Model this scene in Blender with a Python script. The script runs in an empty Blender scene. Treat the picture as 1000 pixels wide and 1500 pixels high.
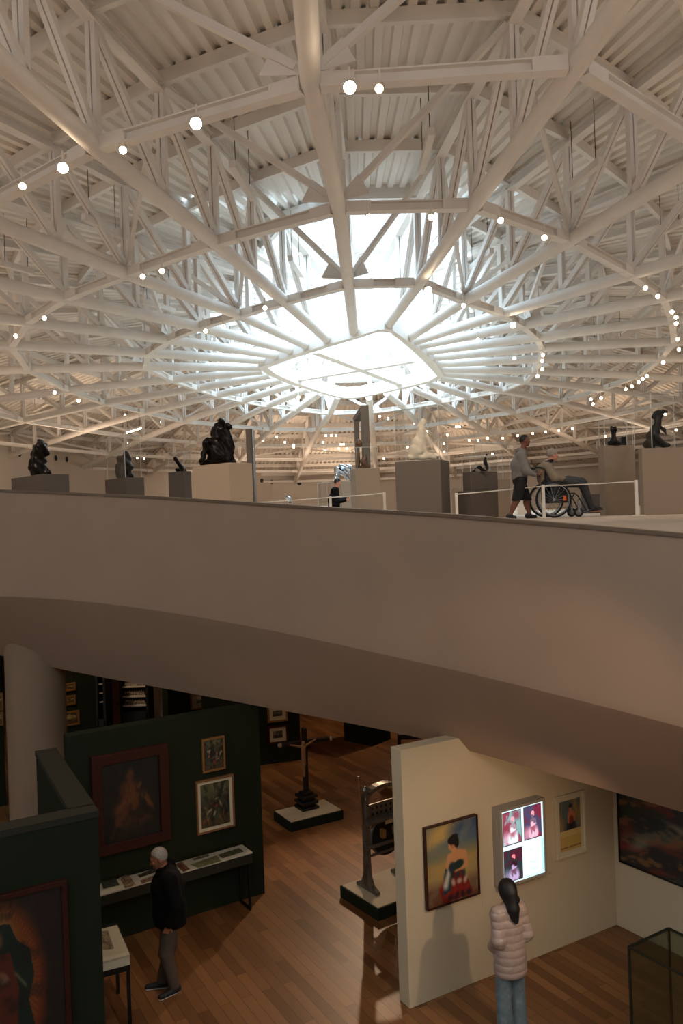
import bpy, math, random
import numpy as np
from mathutils import Vector, geometry
random.seed(7)
C = bpy.context.scene.collection
sc = bpy.context.scene
F = 1200.0; TH = .035; CT, ST = math.cos(TH), math.sin(TH)
EYE = 5.5                       # eye height above the lower gallery floor
UP = EYE - .26                  # upper gallery floor
def V(*a): return np.array(a, float)
def ray(px, py):
    u = px-500; v = 750-py
    return (u*CT+v*ST)/F, (-u*ST+v*CT)/F
def at(px, py, Y):
    a, b = ray(px, py); return V(a*Y, Y, EYE+b*Y)
def onz(px, py, z):
    a, b = ray(px, py); Y = (z-EYE)/b; return V(a*Y, Y, z)
def wallhit(px, py, P, U):
    a, b = ray(px, py); s = (a*P[1]-P[0])/(U[0]-a*U[1]); return s, EYE+b*(P[1]+s*U[1])
def nrm(v): v = np.array(v, float); return v/np.linalg.norm(v)
def lin(c): return tuple((x/255/12.92 if x/255 < .04045 else ((x/255+.055)/1.055)**2.4) for x in c)

# ---------------------------------------------------------------- materials
def mat(name, col, rough=.6, metal=0, emit=None, es=0, noise=0, nscale=8, bump=0, bscale=40, spec=.5, coat=0):
    m = bpy.data.materials.new(name); m.use_nodes = True
    nt = m.node_tree; b = nt.nodes['Principled BSDF']
    c = lin(col)
    b.inputs['Base Color'].default_value = (*c, 1); b.inputs['Roughness'].default_value = rough
    b.inputs['Metallic'].default_value = metal; b.inputs['Specular IOR Level'].default_value = spec
    if coat: b.inputs['Coat Weight'].default_value = coat
    if emit: b.inputs['Emission Color'].default_value = (*lin(emit), 1); b.inputs['Emission Strength'].default_value = es
    if noise or bump:
        tc = nt.nodes.new('ShaderNodeTexCoord')
        if noise:
            n = nt.nodes.new('ShaderNodeTexNoise'); n.inputs['Scale'].default_value = nscale; n.inputs['Detail'].default_value = 4
            nt.links.new(tc.outputs['Object'], n.inputs['Vector'])
            r = nt.nodes.new('ShaderNodeValToRGB')
            r.color_ramp.elements[0].position = .3; r.color_ramp.elements[1].position = .7
            r.color_ramp.elements[0].color = (*[x*(1-noise) for x in c], 1); r.color_ramp.elements[1].color = (*[min(1, x*(1+noise)) for x in c], 1)
            nt.links.new(n.outputs['Fac'], r.inputs['Fac']); nt.links.new(r.outputs['Color'], b.inputs['Base Color'])
        if bump:
            n2 = nt.nodes.new('ShaderNodeTexNoise'); n2.inputs['Scale'].default_value = bscale; n2.inputs['Detail'].default_value = 3
            nt.links.new(tc.outputs['Object'], n2.inputs['Vector'])
            bp = nt.nodes.new('ShaderNodeBump'); bp.inputs['Strength'].default_value = bump; bp.inputs['Distance'].default_value = .02
            nt.links.new(n2.outputs['Fac'], bp.inputs['Height']); nt.links.new(bp.outputs['Normal'], b.inputs['Normal'])
    return m
def glassmat(name, tint=(.985, .99, .99), refl=.05, rough=.02):
    m = bpy.data.materials.new(name); m.use_nodes = True; nt = m.node_tree; nt.nodes.clear()
    o = nt.nodes.new('ShaderNodeOutputMaterial'); mx = nt.nodes.new('ShaderNodeMixShader')
    t = nt.nodes.new('ShaderNodeBsdfTransparent'); g = nt.nodes.new('ShaderNodeBsdfGlossy')
    lw = nt.nodes.new('ShaderNodeLayerWeight'); lw.inputs['Blend'].default_value = .25
    mp = nt.nodes.new('ShaderNodeMath'); mp.operation = 'MULTIPLY_ADD'; mp.inputs[1].default_value = refl*2.5; mp.inputs[2].default_value = refl*.3
    t.inputs['Color'].default_value = (*tint, 1); g.inputs['Roughness'].default_value = rough
    nt.links.new(lw.outputs['Fresnel'], mp.inputs[0]); nt.links.new(mp.outputs[0], mx.inputs['Fac'])
    nt.links.new(t.outputs[0], mx.inputs[1]); nt.links.new(g.outputs[0], mx.inputs[2]); nt.links.new(mx.outputs[0], o.inputs['Surface'])
    return m
M = dict(
    steel=mat('white_painted_steel', (238, 232, 225), .6, noise=.04, nscale=2),
    deck=mat('white_roof_deck', (240, 234, 226), .6),
    wall=mat('hall_wall_paint', (214, 204, 192), .8),
    parapet=mat('plaster_parapet', (172, 143, 118), .75, noise=.03, nscale=1.5),
    cap=mat('parapet_cap', (120, 98, 76), .6),
    carpet=mat('upper_floor_stone', (190, 172, 152), .7, noise=.05, nscale=3),
    white=mat('gallery_white_wall', (204, 184, 150), .8, noise=.02, nscale=2),
    whiteend=mat('gallery_white_wall_end', (158, 144, 126), .8),
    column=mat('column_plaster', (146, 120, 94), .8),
    green=mat('dark_green_wall', (34, 38, 25), .85, spec=.12, noise=.05, nscale=2),
    greentop=mat('dark_green_trim', (46, 44, 33), .75, spec=.2),
    black=mat('black_paint', (18, 17, 16), .5),
    iron=mat('cast_iron', (120, 112, 102), .4, .7, noise=.15, nscale=12),
    darkmetal=mat('dark_metal', (34, 34, 32), .45, .6),
    bronze=mat('dark_bronze', (30, 25, 21), .28, .75, noise=.3, nscale=14, bump=.35, bscale=22),
    plaster=mat('white_plaster', (222, 208, 186), .7, noise=.06, nscale=10, bump=.2, bscale=18),
    foil=mat('polished_silver', (190, 195, 205), .18, 1, bump=.9, bscale=12),
    pedgrey=mat('grey_plinth', (98, 88, 78), .7),
    peddark=mat('charcoal_plinth', (84, 74, 66), .7),
    pedwhite=mat('cream_plinth', (182, 160, 137), .7),
    pedbeige=mat('beige_plinth', (146, 127, 107), .75),
    edge=mat('acrylic_edge', (205, 205, 200), .3),
    post=mat('white_post', (225, 215, 200), .4),
    paper=mat('cream_paper', (214, 200, 170), .8),
    board=mat('display_board', (200, 190, 165), .7),
    gold=mat('frame_gilt', (150, 108, 58), .4, .4),
    oak=mat('frame_oak', (128, 84, 48), .5),
    mahog=mat('frame_mahogany', (56, 22, 12), .5, spec=.25, noise=.2, nscale=20),
    matcard=mat('picture_mount', (206, 190, 158), .8),
    plinthtop=mat('plinth_top_white', (196, 180, 150), .7, noise=.05, nscale=5),
    rubber=mat('black_rubber', (22, 22, 22), .7),
    chrome=mat('chrome', (170, 170, 172), .25, 1),
    reflector=mat('orange_reflector', (230, 100, 30), .4),
    lamp=mat('lamp_glow', (255, 225, 190), .5, emit=(255, 222, 180), es=30),
    lampbright=mat('spotlight_glow', (255, 225, 190), .5, emit=(255, 226, 190), es=120),
    skin=mat('skin_tan', (150, 96, 70), .5), skinp=mat('skin_pale', (196, 140, 116), .5), skind=mat('skin_brown', (120, 74, 52), .5),
    hairb=mat('black_hair', (14, 11, 10), .6), hairg=mat('grey_hair', (150, 142, 132), .6, noise=.3, nscale=60),
    hoodie=mat('grey_hoodie_cloth', (128, 122, 116), .9, noise=.1, nscale=60, bump=.3, bscale=30),
    blackcloth=mat('black_cloth', (20, 19, 19), .85, bump=.3, bscale=25),
    jacket=mat('black_jacket', (12, 11, 11), .85, spec=.15, bump=.3, bscale=20),
    trous=mat('grey_trousers', (84, 70, 58), .9, noise=.08, nscale=40, bump=.3, bscale=20),
    jeans=mat('washed_denim', (104, 118, 122), .85, noise=.22, nscale=14, bump=.3, bscale=30),
    puffer=mat('pink_grey_puffer', (164, 142, 130), .38, noise=.08, nscale=25, bump=.35, bscale=18),
    beanie=mat('grey_knit', (150, 140, 130), .95, noise=.12, nscale=80), coat=mat('beige_coat', (134, 120, 100), .9, noise=.1, nscale=40),
    shoe=mat('shoe_black', (24, 23, 23), .6), sole=mat('shoe_sole', (215, 205, 195), .6),
    silver=mat('silverware', (220, 215, 205), .25, .9),
)
M['glass'] = glassmat('display_glass'); M['caseglass'] = glassmat('case_glass_green', (.86, .9, .86), .14)
M['roofglass'] = glassmat('roof_glass', (.98, .99, 1), .05)
def colattr(name, rough=.6, emit=0):
    m = bpy.data.materials.new(name); m.use_nodes = True; nt = m.node_tree; b = nt.nodes['Principled BSDF']
    a = nt.nodes.new('ShaderNodeAttribute'); a.attribute_name = 'Col'
    nt.links.new(a.outputs['Color'], b.inputs['Base Color']); b.inputs['Roughness'].default_value = rough
    if emit:
        nt.links.new(a.outputs['Color'], b.inputs['Emission Color']); b.inputs['Emission Strength'].default_value = emit
        b.inputs['Base Color'].default_value = (0, 0, 0, 1)
    return m
M['oil'] = colattr('oil_paint', .45); M['screen'] = colattr('lit_screen', .3, 1.3)
def woodfloor():
    m = bpy.data.materials.new('oak_plank_floor'); m.use_nodes = True; nt = m.node_tree; b = nt.nodes['Principled BSDF']
    tc = nt.nodes.new('ShaderNodeTexCoord'); mp = nt.nodes.new('ShaderNodeMapping'); mp.inputs['Rotation'].default_value = (0, 0, math.radians(60))
    br = nt.nodes.new('ShaderNodeTexBrick'); br.inputs['Scale'].default_value = 1
    br.inputs['Brick Width'].default_value = 1.25; br.inputs['Row Height'].default_value = .13; br.inputs['Mortar Size'].default_value = .0025
    br.inputs['Color1'].default_value = (*lin((158, 108, 64)), 1); br.inputs['Color2'].default_value = (*lin((112, 70, 38)), 1); br.inputs['Mortar'].default_value = (*lin((60, 38, 22)), 1)
    br.inputs['Bias'].default_value = -.1; br.offset = .37
    n = nt.nodes.new('ShaderNodeTexNoise'); n.inputs['Scale'].default_value = 3; n.inputs['Detail'].default_value = 6
    mp2 = nt.nodes.new('ShaderNodeMapping'); mp2.inputs['Scale'].default_value = (1, 12, 1)
    mx = nt.nodes.new('ShaderNodeMix'); mx.data_type = 'RGBA'; mx.blend_type = 'MULTIPLY'; mx.inputs['Factor'].default_value = .35
    L = nt.links.new
    L(tc.outputs['Object'], mp.inputs['Vector']); L(mp.outputs[0], br.inputs['Vector']); L(mp.outputs[0], mp2.inputs['Vector']); L(mp2.outputs[0], n.inputs['Vector'])
    L(br.outputs['Color'], mx.inputs[6]); L(n.outputs['Color'], mx.inputs[7]); L(mx.outputs[2], b.inputs['Base Color'])
    b.inputs['Roughness'].default_value = .42
    return m
M['floor'] = woodfloor()

# ---------------------------------------------------------------- mesh helpers
class MB:
    def __init__(s): s.v = []; s.f = []
    def add(s, vs, fs):
        o = len(s.v); s.v += [tuple(map(float, p)) for p in vs]; s.f += [tuple(i+o for i in f) for f in fs]; return s
    def box(s, c, size, ux=(1, 0, 0), uy=(0, 1, 0), uz=(0, 0, 1)):
        c, ux, uy, uz = map(lambda q: np.array(q, float), (c, ux, uy, uz)); a, b, d = [x/2 for x in size]
        P = [c+i*a*ux+j*b*uy+k*d*uz for k in (-1, 1) for j in (-1, 1) for i in (-1, 1)]
        return s.add(P, [(0, 2, 3, 1), (4, 5, 7, 6), (0, 1, 5, 4), (2, 6, 7, 3), (0, 4, 6, 2), (1, 3, 7, 5)])
    def beam(s, a, b, w, h, up=(0, 0, 1), off=(0, 0)):
        a, b = np.array(a, float), np.array(b, float); d = b-a; L = np.linalg.norm(d); d = d/L
        x = np.cross(d, up); x = nrm(x) if np.linalg.norm(x) > 1e-5 else V(1, 0, 0); y = np.cross(x, d)
        return s.box((a+b)/2+x*off[0]+y*off[1], (L, w, h), d, x, y)
    def ibeam(s, a, b, w, h, t=.025, up=(0, 0, 1)):
        s.beam(a, b, w, t, up, (0, h/2-t/2)); s.beam(a, b, w, t, up, (0, -h/2+t/2)); s.beam(a, b, t, h-2*t, up); return s
    def poly(s, pts, r, n=12, caps=True):
        pts = [np.array(p, float) for p in pts]; rs = r if hasattr(r, '__len__') else [r]*len(pts); vs = []; up = None
        for i, p in enumerate(pts):
            d = nrm((pts[i+1] if i < len(pts)-1 else p)-(pts[i-1] if i else p))
            if up is None: up = V(0, 0, 1) if abs(d[2]) < .9 else V(1, 0, 0)
            x = nrm(np.cross(d, up)); y = np.cross(x, d); up = y
            vs += [p+rs[i]*(math.cos(2*math.pi*k/n)*x+math.sin(2*math.pi*k/n)*y) for k in range(n)]
        fs = [(i*n+k, i*n+(k+1) % n, (i+1)*n+(k+1) % n, (i+1)*n+k) for i in range(len(pts)-1) for k in range(n)]
        if caps: fs += [tuple(range(n-1, -1, -1)), tuple(range((len(pts)-1)*n, len(pts)*n))]
        return s.add(vs, fs)
    def lathe(s, c, prof, n=16, ax=(0, 0, 1)):
        c = np.array(c, float); ax = nrm(ax)
        return s.poly([c+ax*z for z, r in prof], [max(r, .0005) for z, r in prof], n)
    def torus(s, c, R, r, ax, n=40, m=8):
        c = np.array(c, float); ax = nrm(ax); x = nrm(np.cross(ax, (0, 0, 1) if abs(ax[2]) < .9 else (1, 0, 0))); y = np.cross(ax, x)
        vs = []
        for i in range(n):
            t = 2*math.pi*i/n; d = math.cos(t)*x+math.sin(t)*y
            vs += [c+d*(R+r*math.cos(2*math.pi*j/m))+ax*r*math.sin(2*math.pi*j/m) for j in range(m)]
        return s.add(vs, [(i*m+j, ((i+1) % n)*m+j, ((i+1) % n)*m+(j+1) % m, i*m+(j+1) % m) for i in range(n) for j in range(m)])
    def prism(s, pts, ext):
        n = len(pts); ext = np.array(ext, float); P = [np.array(p, float) for p in pts]
        return s.add(P+[p+ext for p in P], [tuple(range(n-1, -1, -1)), tuple(range(n, 2*n))]+[(i, (i+1) % n, n+(i+1) % n, n+i) for i in range(n)])
    def build(s, name, m, parent=None, smooth=False, bevel=0, xf=None):
        vs = np.array(s.v, float)
        if parent is not None and xf is None: vs = vs-np.array(parent['_o'])
        me = bpy.data.meshes.new(name); me.from_pydata([tuple(p) for p in vs], [], s.f)
        import bmesh
        bm = bmesh.new(); bm.from_mesh(me); bmesh.ops.recalc_face_normals(bm, faces=bm.faces); bm.to_mesh(me); bm.free()
        if smooth:
            me.polygons.foreach_set('use_smooth', [True]*len(me.polygons)); me.set_sharp_from_angle(angle=math.radians(40))
        me.materials.append(m)
        o = bpy.data.objects.new(name, me); C.objects.link(o)
        if parent is not None: o.parent = parent
        if bevel:
            b = o.modifiers.new('bevel', 'BEVEL'); b.width = bevel; b.segments = 2; b.limit_method = 'ANGLE'
        return o
def thing(name, label, cat, loc=(0, 0, 0), group=None):
    o = bpy.data.objects.new(name, None); C.objects.link(o); o.location = loc; o.empty_display_size = .2
    o['label'] = label; o['category'] = cat; o['_o'] = list(map(float, loc))
    if group: o['group'] = group
    return o
def tag(o, label, cat, group=None, kind=None):
    o['label'] = label; o['category'] = cat
    if group: o['group'] = group
    if kind: o['kind'] = kind
    return o
def struct(name, mb, m, smooth=False, parent=None, bevel=0):
    o = mb.build(name, m, parent, smooth, bevel)
    if parent is None: o['kind'] = 'structure'
    return o
def finish():
    for o in bpy.data.objects:
        if '_o' in o: del o['_o']

# ---------------------------------------------------------------- camera
cam = bpy.data.cameras.new('camera'); co = bpy.data.objects.new('camera', cam); C.objects.link(co)
cam.sensor_fit = 'HORIZONTAL'; cam.sensor_width = 24; cam.lens = 24*F/1000; cam.clip_end = 300; cam.clip_start = .05
co.location = (0, 0, EYE); co.rotation_euler = (math.radians(90), TH, 0)
sc.camera = co
sc.view_settings.view_transform = 'Standard'; sc.view_settings.look = 'None'; sc.view_settings.gamma = 1; sc.view_settings.use_curve_mapping = False
sc.view_settings.exposure = 0
w = bpy.data.worlds.new('World'); sc.world = w; w.use_nodes = True
w.node_tree.nodes['Background'].inputs[0].default_value = (.66, .84, 1, 1); w.node_tree.nodes['Background'].inputs[1].default_value = 2.6

# ---------------------------------------------------------------- roof geometry
sky = [(518,488),(482,499),(454,508),(431,514),(410,521),(390,528),(382,538),(385,543),(397,549),(415,556),(432,562),(453,569),(470,575),(495,580),(540,582),(566,576),(600,568),(622,559),(641,552),(645,546),(640,540),(632,533),(628,524),(620,515),(608,507),(603,501),(595,497),(565,480)]
R1 = [(510.5,416),(417,441),(350,460.5),(291,478),(246,497),(216,517),(213,537),(252,556),(288,569),(317,579),(356,587),(392,594),(436,600),(484,605),(543,603),(592,597),(644,588),(686,581),(735,572),(769,558),(782,544),(792,526),(794,509),(787,494),(766,476),(736,459),(681,440),(614,414)]
R2 = [(496,305),(315,355),(185,401),(95,436),(39,471),(17,505),(42,541),(99,571),(153,590),(213,604),(270,617),(333,624),(397,629),(465,630),(545,628),(615,625),(683,614),(753,604),(822,588),(883,569),(935,550),(966,525),(987,500),(984,468),(972,435),(926,401),(835,351),(694,300)]
NR = 28
GD = [0, 0, .05, .28, .6, .95, 1.35, 1.7]; DP = [2.15, 2.15, 2.1, 1.95, 1.55, 1.05, .5, .25]
def plane_hit(p, k):
    a, b = ray(*p); z0 = 6.6; Y = z0/(b+.0335)
    for _ in range(4):
        fac = min(1, max(0, (Y-12)/20)); Y = (z0-GD[k]*fac)/(b+.0335)
    return V(a*Y, Y, EYE+b*Y)
def zsurf(x, Y, k):
    k = min(k, 7); i = int(k); g = GD[i] if i == 7 else GD[i]*(1-k+i)+GD[i+1]*(k-i)
    return EYE+6.6-.0335*Y-g*min(1, max(0, (Y-12)/20))
def dep(k): i = int(k); return DP[7] if i >= 7 else DP[i]*(1-k+i)+DP[i+1]*(k-i)
N = [[plane_hit(sky[i], 0), plane_hit(R1[i], 1), plane_hit(R2[i], 2)] for i in range(NR)]
for i in range(NR):
    d = N[i][2]-N[i][0]; d[2] = 0; d = nrm(d); S = 5.1+.8*d[1]; p = N[i][2]
    for k in range(3, 8):
        q = p+d*S*(k-2); N[i].append(V(q[0], q[1], zsurf(q[0], q[1], k)))
N[0][3] = plane_hit((455, 122), 3); N[27][3] = plane_hit((845, 95), 3); N[1][3] = plane_hit((140, 215), 3)
def nd(i, k):
    i %= NR; j = int(k)
    return N[i][j].copy() if j == k else (N[i][j]+N[i][j+1])/2
def tp(i, k):
    p = nd(i, k); nr = min(1, max(0, (27-p[1])/8)) if k > 1.4 else 0; p[2] += dep(k)*(1-nr)+max(dep(k), 2.3-.05*k)*nr; return p
KS = [.5*j for j in range(0, 15)]
TR = []
for i in range(NR):
    base = nd(i, 0)
    t = thing('roof_truss', 'white steel roof truss with round lower tube radiating from the skylight frame', 'roof truss', base, 'radial trusses of the museum roof'); TR.append(t)
    MB().poly([nd(i, k) for k in range(0, 8)], .155, 14).build('bottom_chord', M['steel'], t, True)
    mb = MB(); P = [tp(i, k) for k in range(0, 8)]
    for a, b in zip(P, P[1:]): mb.ibeam(a, b, .22, .24)
    mb.build('top_chord', M['steel'], t)
    for j, k in enumerate(KS[1:13]):
        a = nd(i, k); b = tp(i, k); r = nrm(nd(i, min(7, k+.5))-nd(i, k-.5)); r[2] = 0; r = nrm(r); sd = np.cross(r, (0, 0, 1))
        mb = MB()
        for sgn in (-1, 1): mb.beam(a+V(0, 0, .1), b-V(0, 0, .1), .075, .14, r, (sgn*.049, 0))
        mb.build('web_strut', M['steel'], t)
        c = tp(i, k+.5); mb = MB()
        for sgn in (-1, 1): mb.beam(a+V(0, 0, .1), c-V(0, 0, .08), .075, .14, np.cross(nrm(c-a), sd), (sgn*.049, 0))
        mb.prism([a+r*-.16+sd*.012+V(0,0,.1), a+r*.28+sd*.012+V(0,0,.1), a+r*.2+sd*.012+V(0,0,.42), a-r*.1+sd*.012+V(0,0,.42)], sd*-.024)
        mb.build('diagonal_strut', M['steel'], t)
rn = {1: 'innermost', 2: 'second', 3: 'third', 4: 'fourth', 5: 'fifth', 6: 'outermost'}
for k in range(1, 7):
    t = thing('ring_beam', f'{rn[k]} white steel ring beam joining the lower tubes around the skylight', 'roof beam', nd(0, k))
    for i in range(NR):
        a, b = nd(i, k), nd(i+1, k); d = nrm(b-a); a2, b2 = a+d*.14, b-d*.14
        mb = MB().ibeam(a2, b2, .2, .2, .025)
        for e, dd in ((a2, d), (b2, -d)): mb.beam(e, e+dd*.5, .215, .215)
        mb.build('beam_segment', M['steel'], t)
for k in KS[2:14]:
    t = thing('roof_purlin', 'white roof purlin ring carrying the corrugated deck', 'roof beam', tp(0, k), 'purlin rings under the corrugated roof deck')
    for i in range(NR):
        mb = MB(); up = V(0, 0, .16); mb.beam(tp(i, k)+up, tp(i+1, k)+up, .12, .26)
        mb.build('purlin_segment', M['steel'], t)
# knee braces between trusses
for i in range(0, NR, 2):
    for k in (1, 2, 3, 4):
        a = nd(i, k)+V(0, 0, .12)
        for s_ in (-1, 1):
            b = tp(i+s_, k+.5); d = nrm(b-a)
            mb = MB(); mb.beam(a+d*.25, b-d*.1, .09, .12, (0, 0, 1)); g = np.cross(nrm(b-a), (0, 0, 1)); h = nrm(V(d[0], d[1], 0))
            mb.prism([a+h*.1, a+h*.75-V(0,0,.02), a+d*.6+V(0,0,.12), a+d*.25+V(0,0,.1)], nrm(g)*.03)
            mb.build('knee_brace', M['steel'], TR[i])
# corrugated deck
OPN = {7: .7, 19: .75, 27: 1, 0: 1, 1: .92, 26: .92, 2: .7, 25: .7, 3: .5, 24: .45}
def ki(i): i %= NR; return 1.5 if 11 <= i <= 16 else OPN.get(i, 1 if 8 <= i <= 18 else .4)
def tpf(i, k):
    i %= NR
    if k > 1: return tp(i, k)
    a, b = (tp(i, 0), tp(i, .5)) if k < .5 else (tp(i, .5), tp(i, 1)); t_ = (k % .5)/.5 if k < 1 else 1
    return a*(1-t_)+b*t_
mb = MB()
for k in [0]+KS[2:14]:
    for i in range(NR):
        if k == 1 and 10 <= i <= 16: continue
        if k == 0:
            if ki(i) >= 1 and ki(i+1) >= 1: continue
            A, B, Cc, D = tpf(i, ki(i)), tpf(i+1, ki(i+1)), tp(i+1, 1), tp(i, 1)
        else: A, B, Cc, D = tp(i, k), tp(i+1, k), tp(i+1, k+.5), tp(i, k+.5)
        wd = (np.linalg.norm(B-A)+np.linalg.norm(D-Cc))/2; n = max(2, round(wd/.34)); row = []
        for j in range(n):
            for f_, h in ((0, 0), (.45, 0), (.55, .09), (.9, .09)):
                t_ = (j+f_)/n
                for e, (p, q) in enumerate(((A, B), (D, Cc))): row.append(p*(1-t_)+q*t_+V(0, 0, .29+h))
        for e, (p, q) in enumerate(((A, B), (D, Cc))): row.append(q+V(0, 0, .29))
        mb.add(row, [(2*j, 2*j+1, 2*j+3, 2*j+2) for j in range(len(row)//2-1)])
struct('ceiling', mb, M['deck'])
# outer weather skin above the deck so that no daylight leaks
mb = MB()
for i in range(NR):
    u = V(0, 0, .42)
    if not (ki(i) >= 1 and ki(i+1) >= 1): mb.add([tpf(i, ki(i))+u, tpf(i+1, ki(i+1))+u, tp(i+1, 1)+u, tp(i, 1)+u], [(0, 1, 2, 3)])
for k in range(1, 7):
    for i in range(NR):
        if k == 1 and 10 <= i <= 16: mb.add([tp(i, 1.5)+V(0, 0, .42), tp(i+1, 1.5)+V(0, 0, .42), tp(i+1, 2)+V(0, 0, .42), tp(i, 2)+V(0, 0, .42)], [(0, 1, 2, 3)]); continue
        u = V(0, 0, .42); mb.add([tp(i, k)+u, tp(i+1, k)+u, tp(i+1, k+1)+u, tp(i, k+1)+u], [(0, 1, 2, 3)])
struct('ceiling_roof_skin', mb, M['deck'])['kind'] = 'structure'
# lantern curb and glass cone
mb = MB()
for i in range(NR):
    a, b = tpf(i, ki(i)), tpf(i+1, ki(i+1)); mb.beam(a+V(0, 0, .5), b+V(0, 0, .5), .15, .8)
struct('trim_1', mb, M['steel'])
cen = V(.6, 32.5, EYE+10.2); mb = MB(); mg = MB()
for i in range(NR):
    a, b = tpf(i, ki(i))+V(0, 0, .9), tpf(i+1, ki(i+1))+V(0, 0, .9); mg.add([a, b, cen], [(0, 1, 2)]); mb.beam(a, cen, .08, .14)
    for t_ in (.33, .66): mb.beam(a*(1-t_)+cen*t_, b*(1-t_)+cen*t_, .06, .1)
wf = struct('window_1', mb, M['steel']); g = mg.build('glass', M['roofglass'])
g.parent = wf
# skylight frame
inner = [(392,539),(430,525),(480,509),(520,497),(548,488),(560,486),(572,488),(585,498),(605,515),(625,534),(640,551),(628,558),(590,568),(550,577),(525,582),(508,583),(495,581),(470,574),(430,560),(404,548)]
def zh(p, dz=0):
    a, b = ray(*p); Y = (6.6+dz)/(b+.0335); return V(a*Y, Y, EYE+b*Y)
IP = [zh(p, -.2) for p in inner]; cc = sum(IP)/len(IP)
t = thing('skylight_frame', 'white rounded diamond skylight frame at the centre of the roof', 'skylight frame', cc)
mb = MB(); n = len(IP); OP = []
for p in IP: d = p-cc; d[2] = 0; OP.append(p+nrm(d)*.35)
h = V(0, 0, .5)
for i in range(n):
    j = (i+1) % n; mb.add([IP[i], IP[j], OP[j], OP[i], IP[i]+h, IP[j]+h, OP[j]+h, OP[i]+h], [(0, 1, 2, 3), (4, 5, 6, 7), (0, 1, 5, 4), (3, 2, 6, 7)])
mb.build('frame', M['steel'], t, True)
for a, b in (((462, 516), (591, 565)), ((434, 557), (605, 529))):
    MB().beam(zh(a)+V(0, 0, .1), zh(b)+V(0, 0, .1), .3, .3).build('cross_beam', M['steel'], t)
# thin stay cables
for a, za, b, zb in (((752, 210), 1.4, (440, 640), 0), ((762, 214), 1.4, (455, 640), 0)):
    p = zh(a, za); q = zh((b[0], 590), 0)
    tag(MB().poly([p, q], .014, 6).build('stay_cable', M['steel']), 'thin steel stay cable slanting across the skylight', 'cable', 'pair of cables crossing the skylight')
# linear pendant luminaires
LUM = [((122,317),(177,345)),((340,240),(370,290)),((425,378),(441,402)),((632,192),(617,250)),((720,367),(687,395)),((880,235),(832,275)),((1000,325),(962,343)),((0,385),(48,398)),((208,441),(255,455)),((303,515),(344,525)),((369,487),(408,499)),((317,557),(358,553)),((631,487),(665,471)),((818,454),(870,441)),((862,498),(917,496)),((847,536),(886,539)),((690,508),(735,500)),((70,590),(48,602)),((390,575),(412,563))]
for n_, (p, q) in enumerate(LUM):
    a = zh(p, .9); b = zh(q, .9); c = (a+b)/2
    t = thing('pendant_luminaire', 'slim white linear luminaire hung between the roof trusses', 'ceiling light', c, 'linear pendant luminaires among the trusses')
    MB().beam(a, b, .13, .15).build('housing', M['steel'], t)
    for e in (.15, .85):
        g = a*(1-e)+b*e; MB().poly([g, g+V(0, 0, 1.35)], .008, 5).build('suspension_rod', M['darkmetal'], t)
a = at(185, 632, 42); b = at(207, 625, 42)
t = thing('tube_light', 'single glowing tube light under the trusses above the far left wall', 'ceiling light', (a+b)/2)
MB().beam(a, b, .1, .1).build('housing', M['steel'], t); MB().beam(a-V(0, 0, .08), b-V(0, 0, .08), .08, .05).build('tube', M['lamp'], t)
for e in (.1, .9): MB().poly([a*(1-e)+b*e, a*(1-e)+b*e+V(0, 0, 1.6)], .008, 5).build('suspension_rod', M['darkmetal'], t)
# spotlights
SPB = [(287, 181, 'large dazzling spotlight on the third ring beam left of the nearest tube'), (512, 128, 'dazzling spotlight just right of the nearest roof tube'), (92, 246, 'dazzling spotlight at the upper left on the third ring beam'), (627, 425, 'dazzling spotlight on the innermost ring beam right of the skylight'), (751, 476, 'dazzling spotlight at the right end of the innermost ring')]
SP = [(555,130),(180,220),(33,273),(237,397),(209,405),(540,318),(631,318),(733,323),(797,348),(65,466),(23,492),(301,485),(327,478),(80,575),(115,587),(183,608),(229,618),(236,618),(173,670),(201,671),(211,672),(187,650),(388,451),(344,505),(679,448),(945,422),(963,434),(984,457),(990,465),(990,474),(992,497),(994,512),(971,531),(947,551),(941,555),(935,560),(925,566),(916,570),(865,585),(880,583),(795,520),(794,529),(794,541),(787,551),(753,525),(700,498),(437,582),(385,645),(405,640),(417,648),(430,652),(473,648),(499,651),(503,651),(522,612),(535,601),(556,610),(568,613),(607,620),(625,632),(649,620),(655,637),(668,625),(693,622),(673,625),(687,645),(692,621),(714,642),(736,642),(758,638),(780,635),(799,633),(818,631),(838,628),(700,645),(721,665),(430,655),(485,638),(477,638),(492,638),(476,659),(496,657),(508,657),(597,655),(650,650),(562,672),(650,662),(886,639),(913,645),(905,660),(948,665),(974,607),(990,630),(868,592)]
random.seed(3)
def spot(px, py, lab, bright=False):
    if py < 600: p = zh((px, py), -.42)
    else: p = at(px, py, 46+ (py-600)*.15)
    d = nrm(V(0, 0, EYE)-p+V(random.uniform(-2, 2), 0, -2.5)); r = .085 if bright else (.058 if p[1] < 30 else .065)
    t = thing('spotlight', lab, 'spotlight', p, None if bright else 'small track spotlights below the roof beams')
    MB().lathe(p-d*.24, [(0, r*.55), (.02, r), (.22, r*1.05), (.24, r*1.05)], 12, d).build('lamp_housing', M['steel'], t, True)
    MB().lathe(p+d*.0, [(0, r*.95), (.012, r*.9)], 12, d).build('lamp_lens', M['lampbright' if bright else 'lamp'], t)
    MB().poly([p-d*.12, p-d*.12+V(0, 0, .26)], .018, 6).build('mounting_arm', M['steel'], t)
    return p
for px, py, lab in SPB: spot(px, py, lab, True)
for px, py in SP: spot(px, py, 'small round white spotlight glowing below a roof beam')
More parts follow.
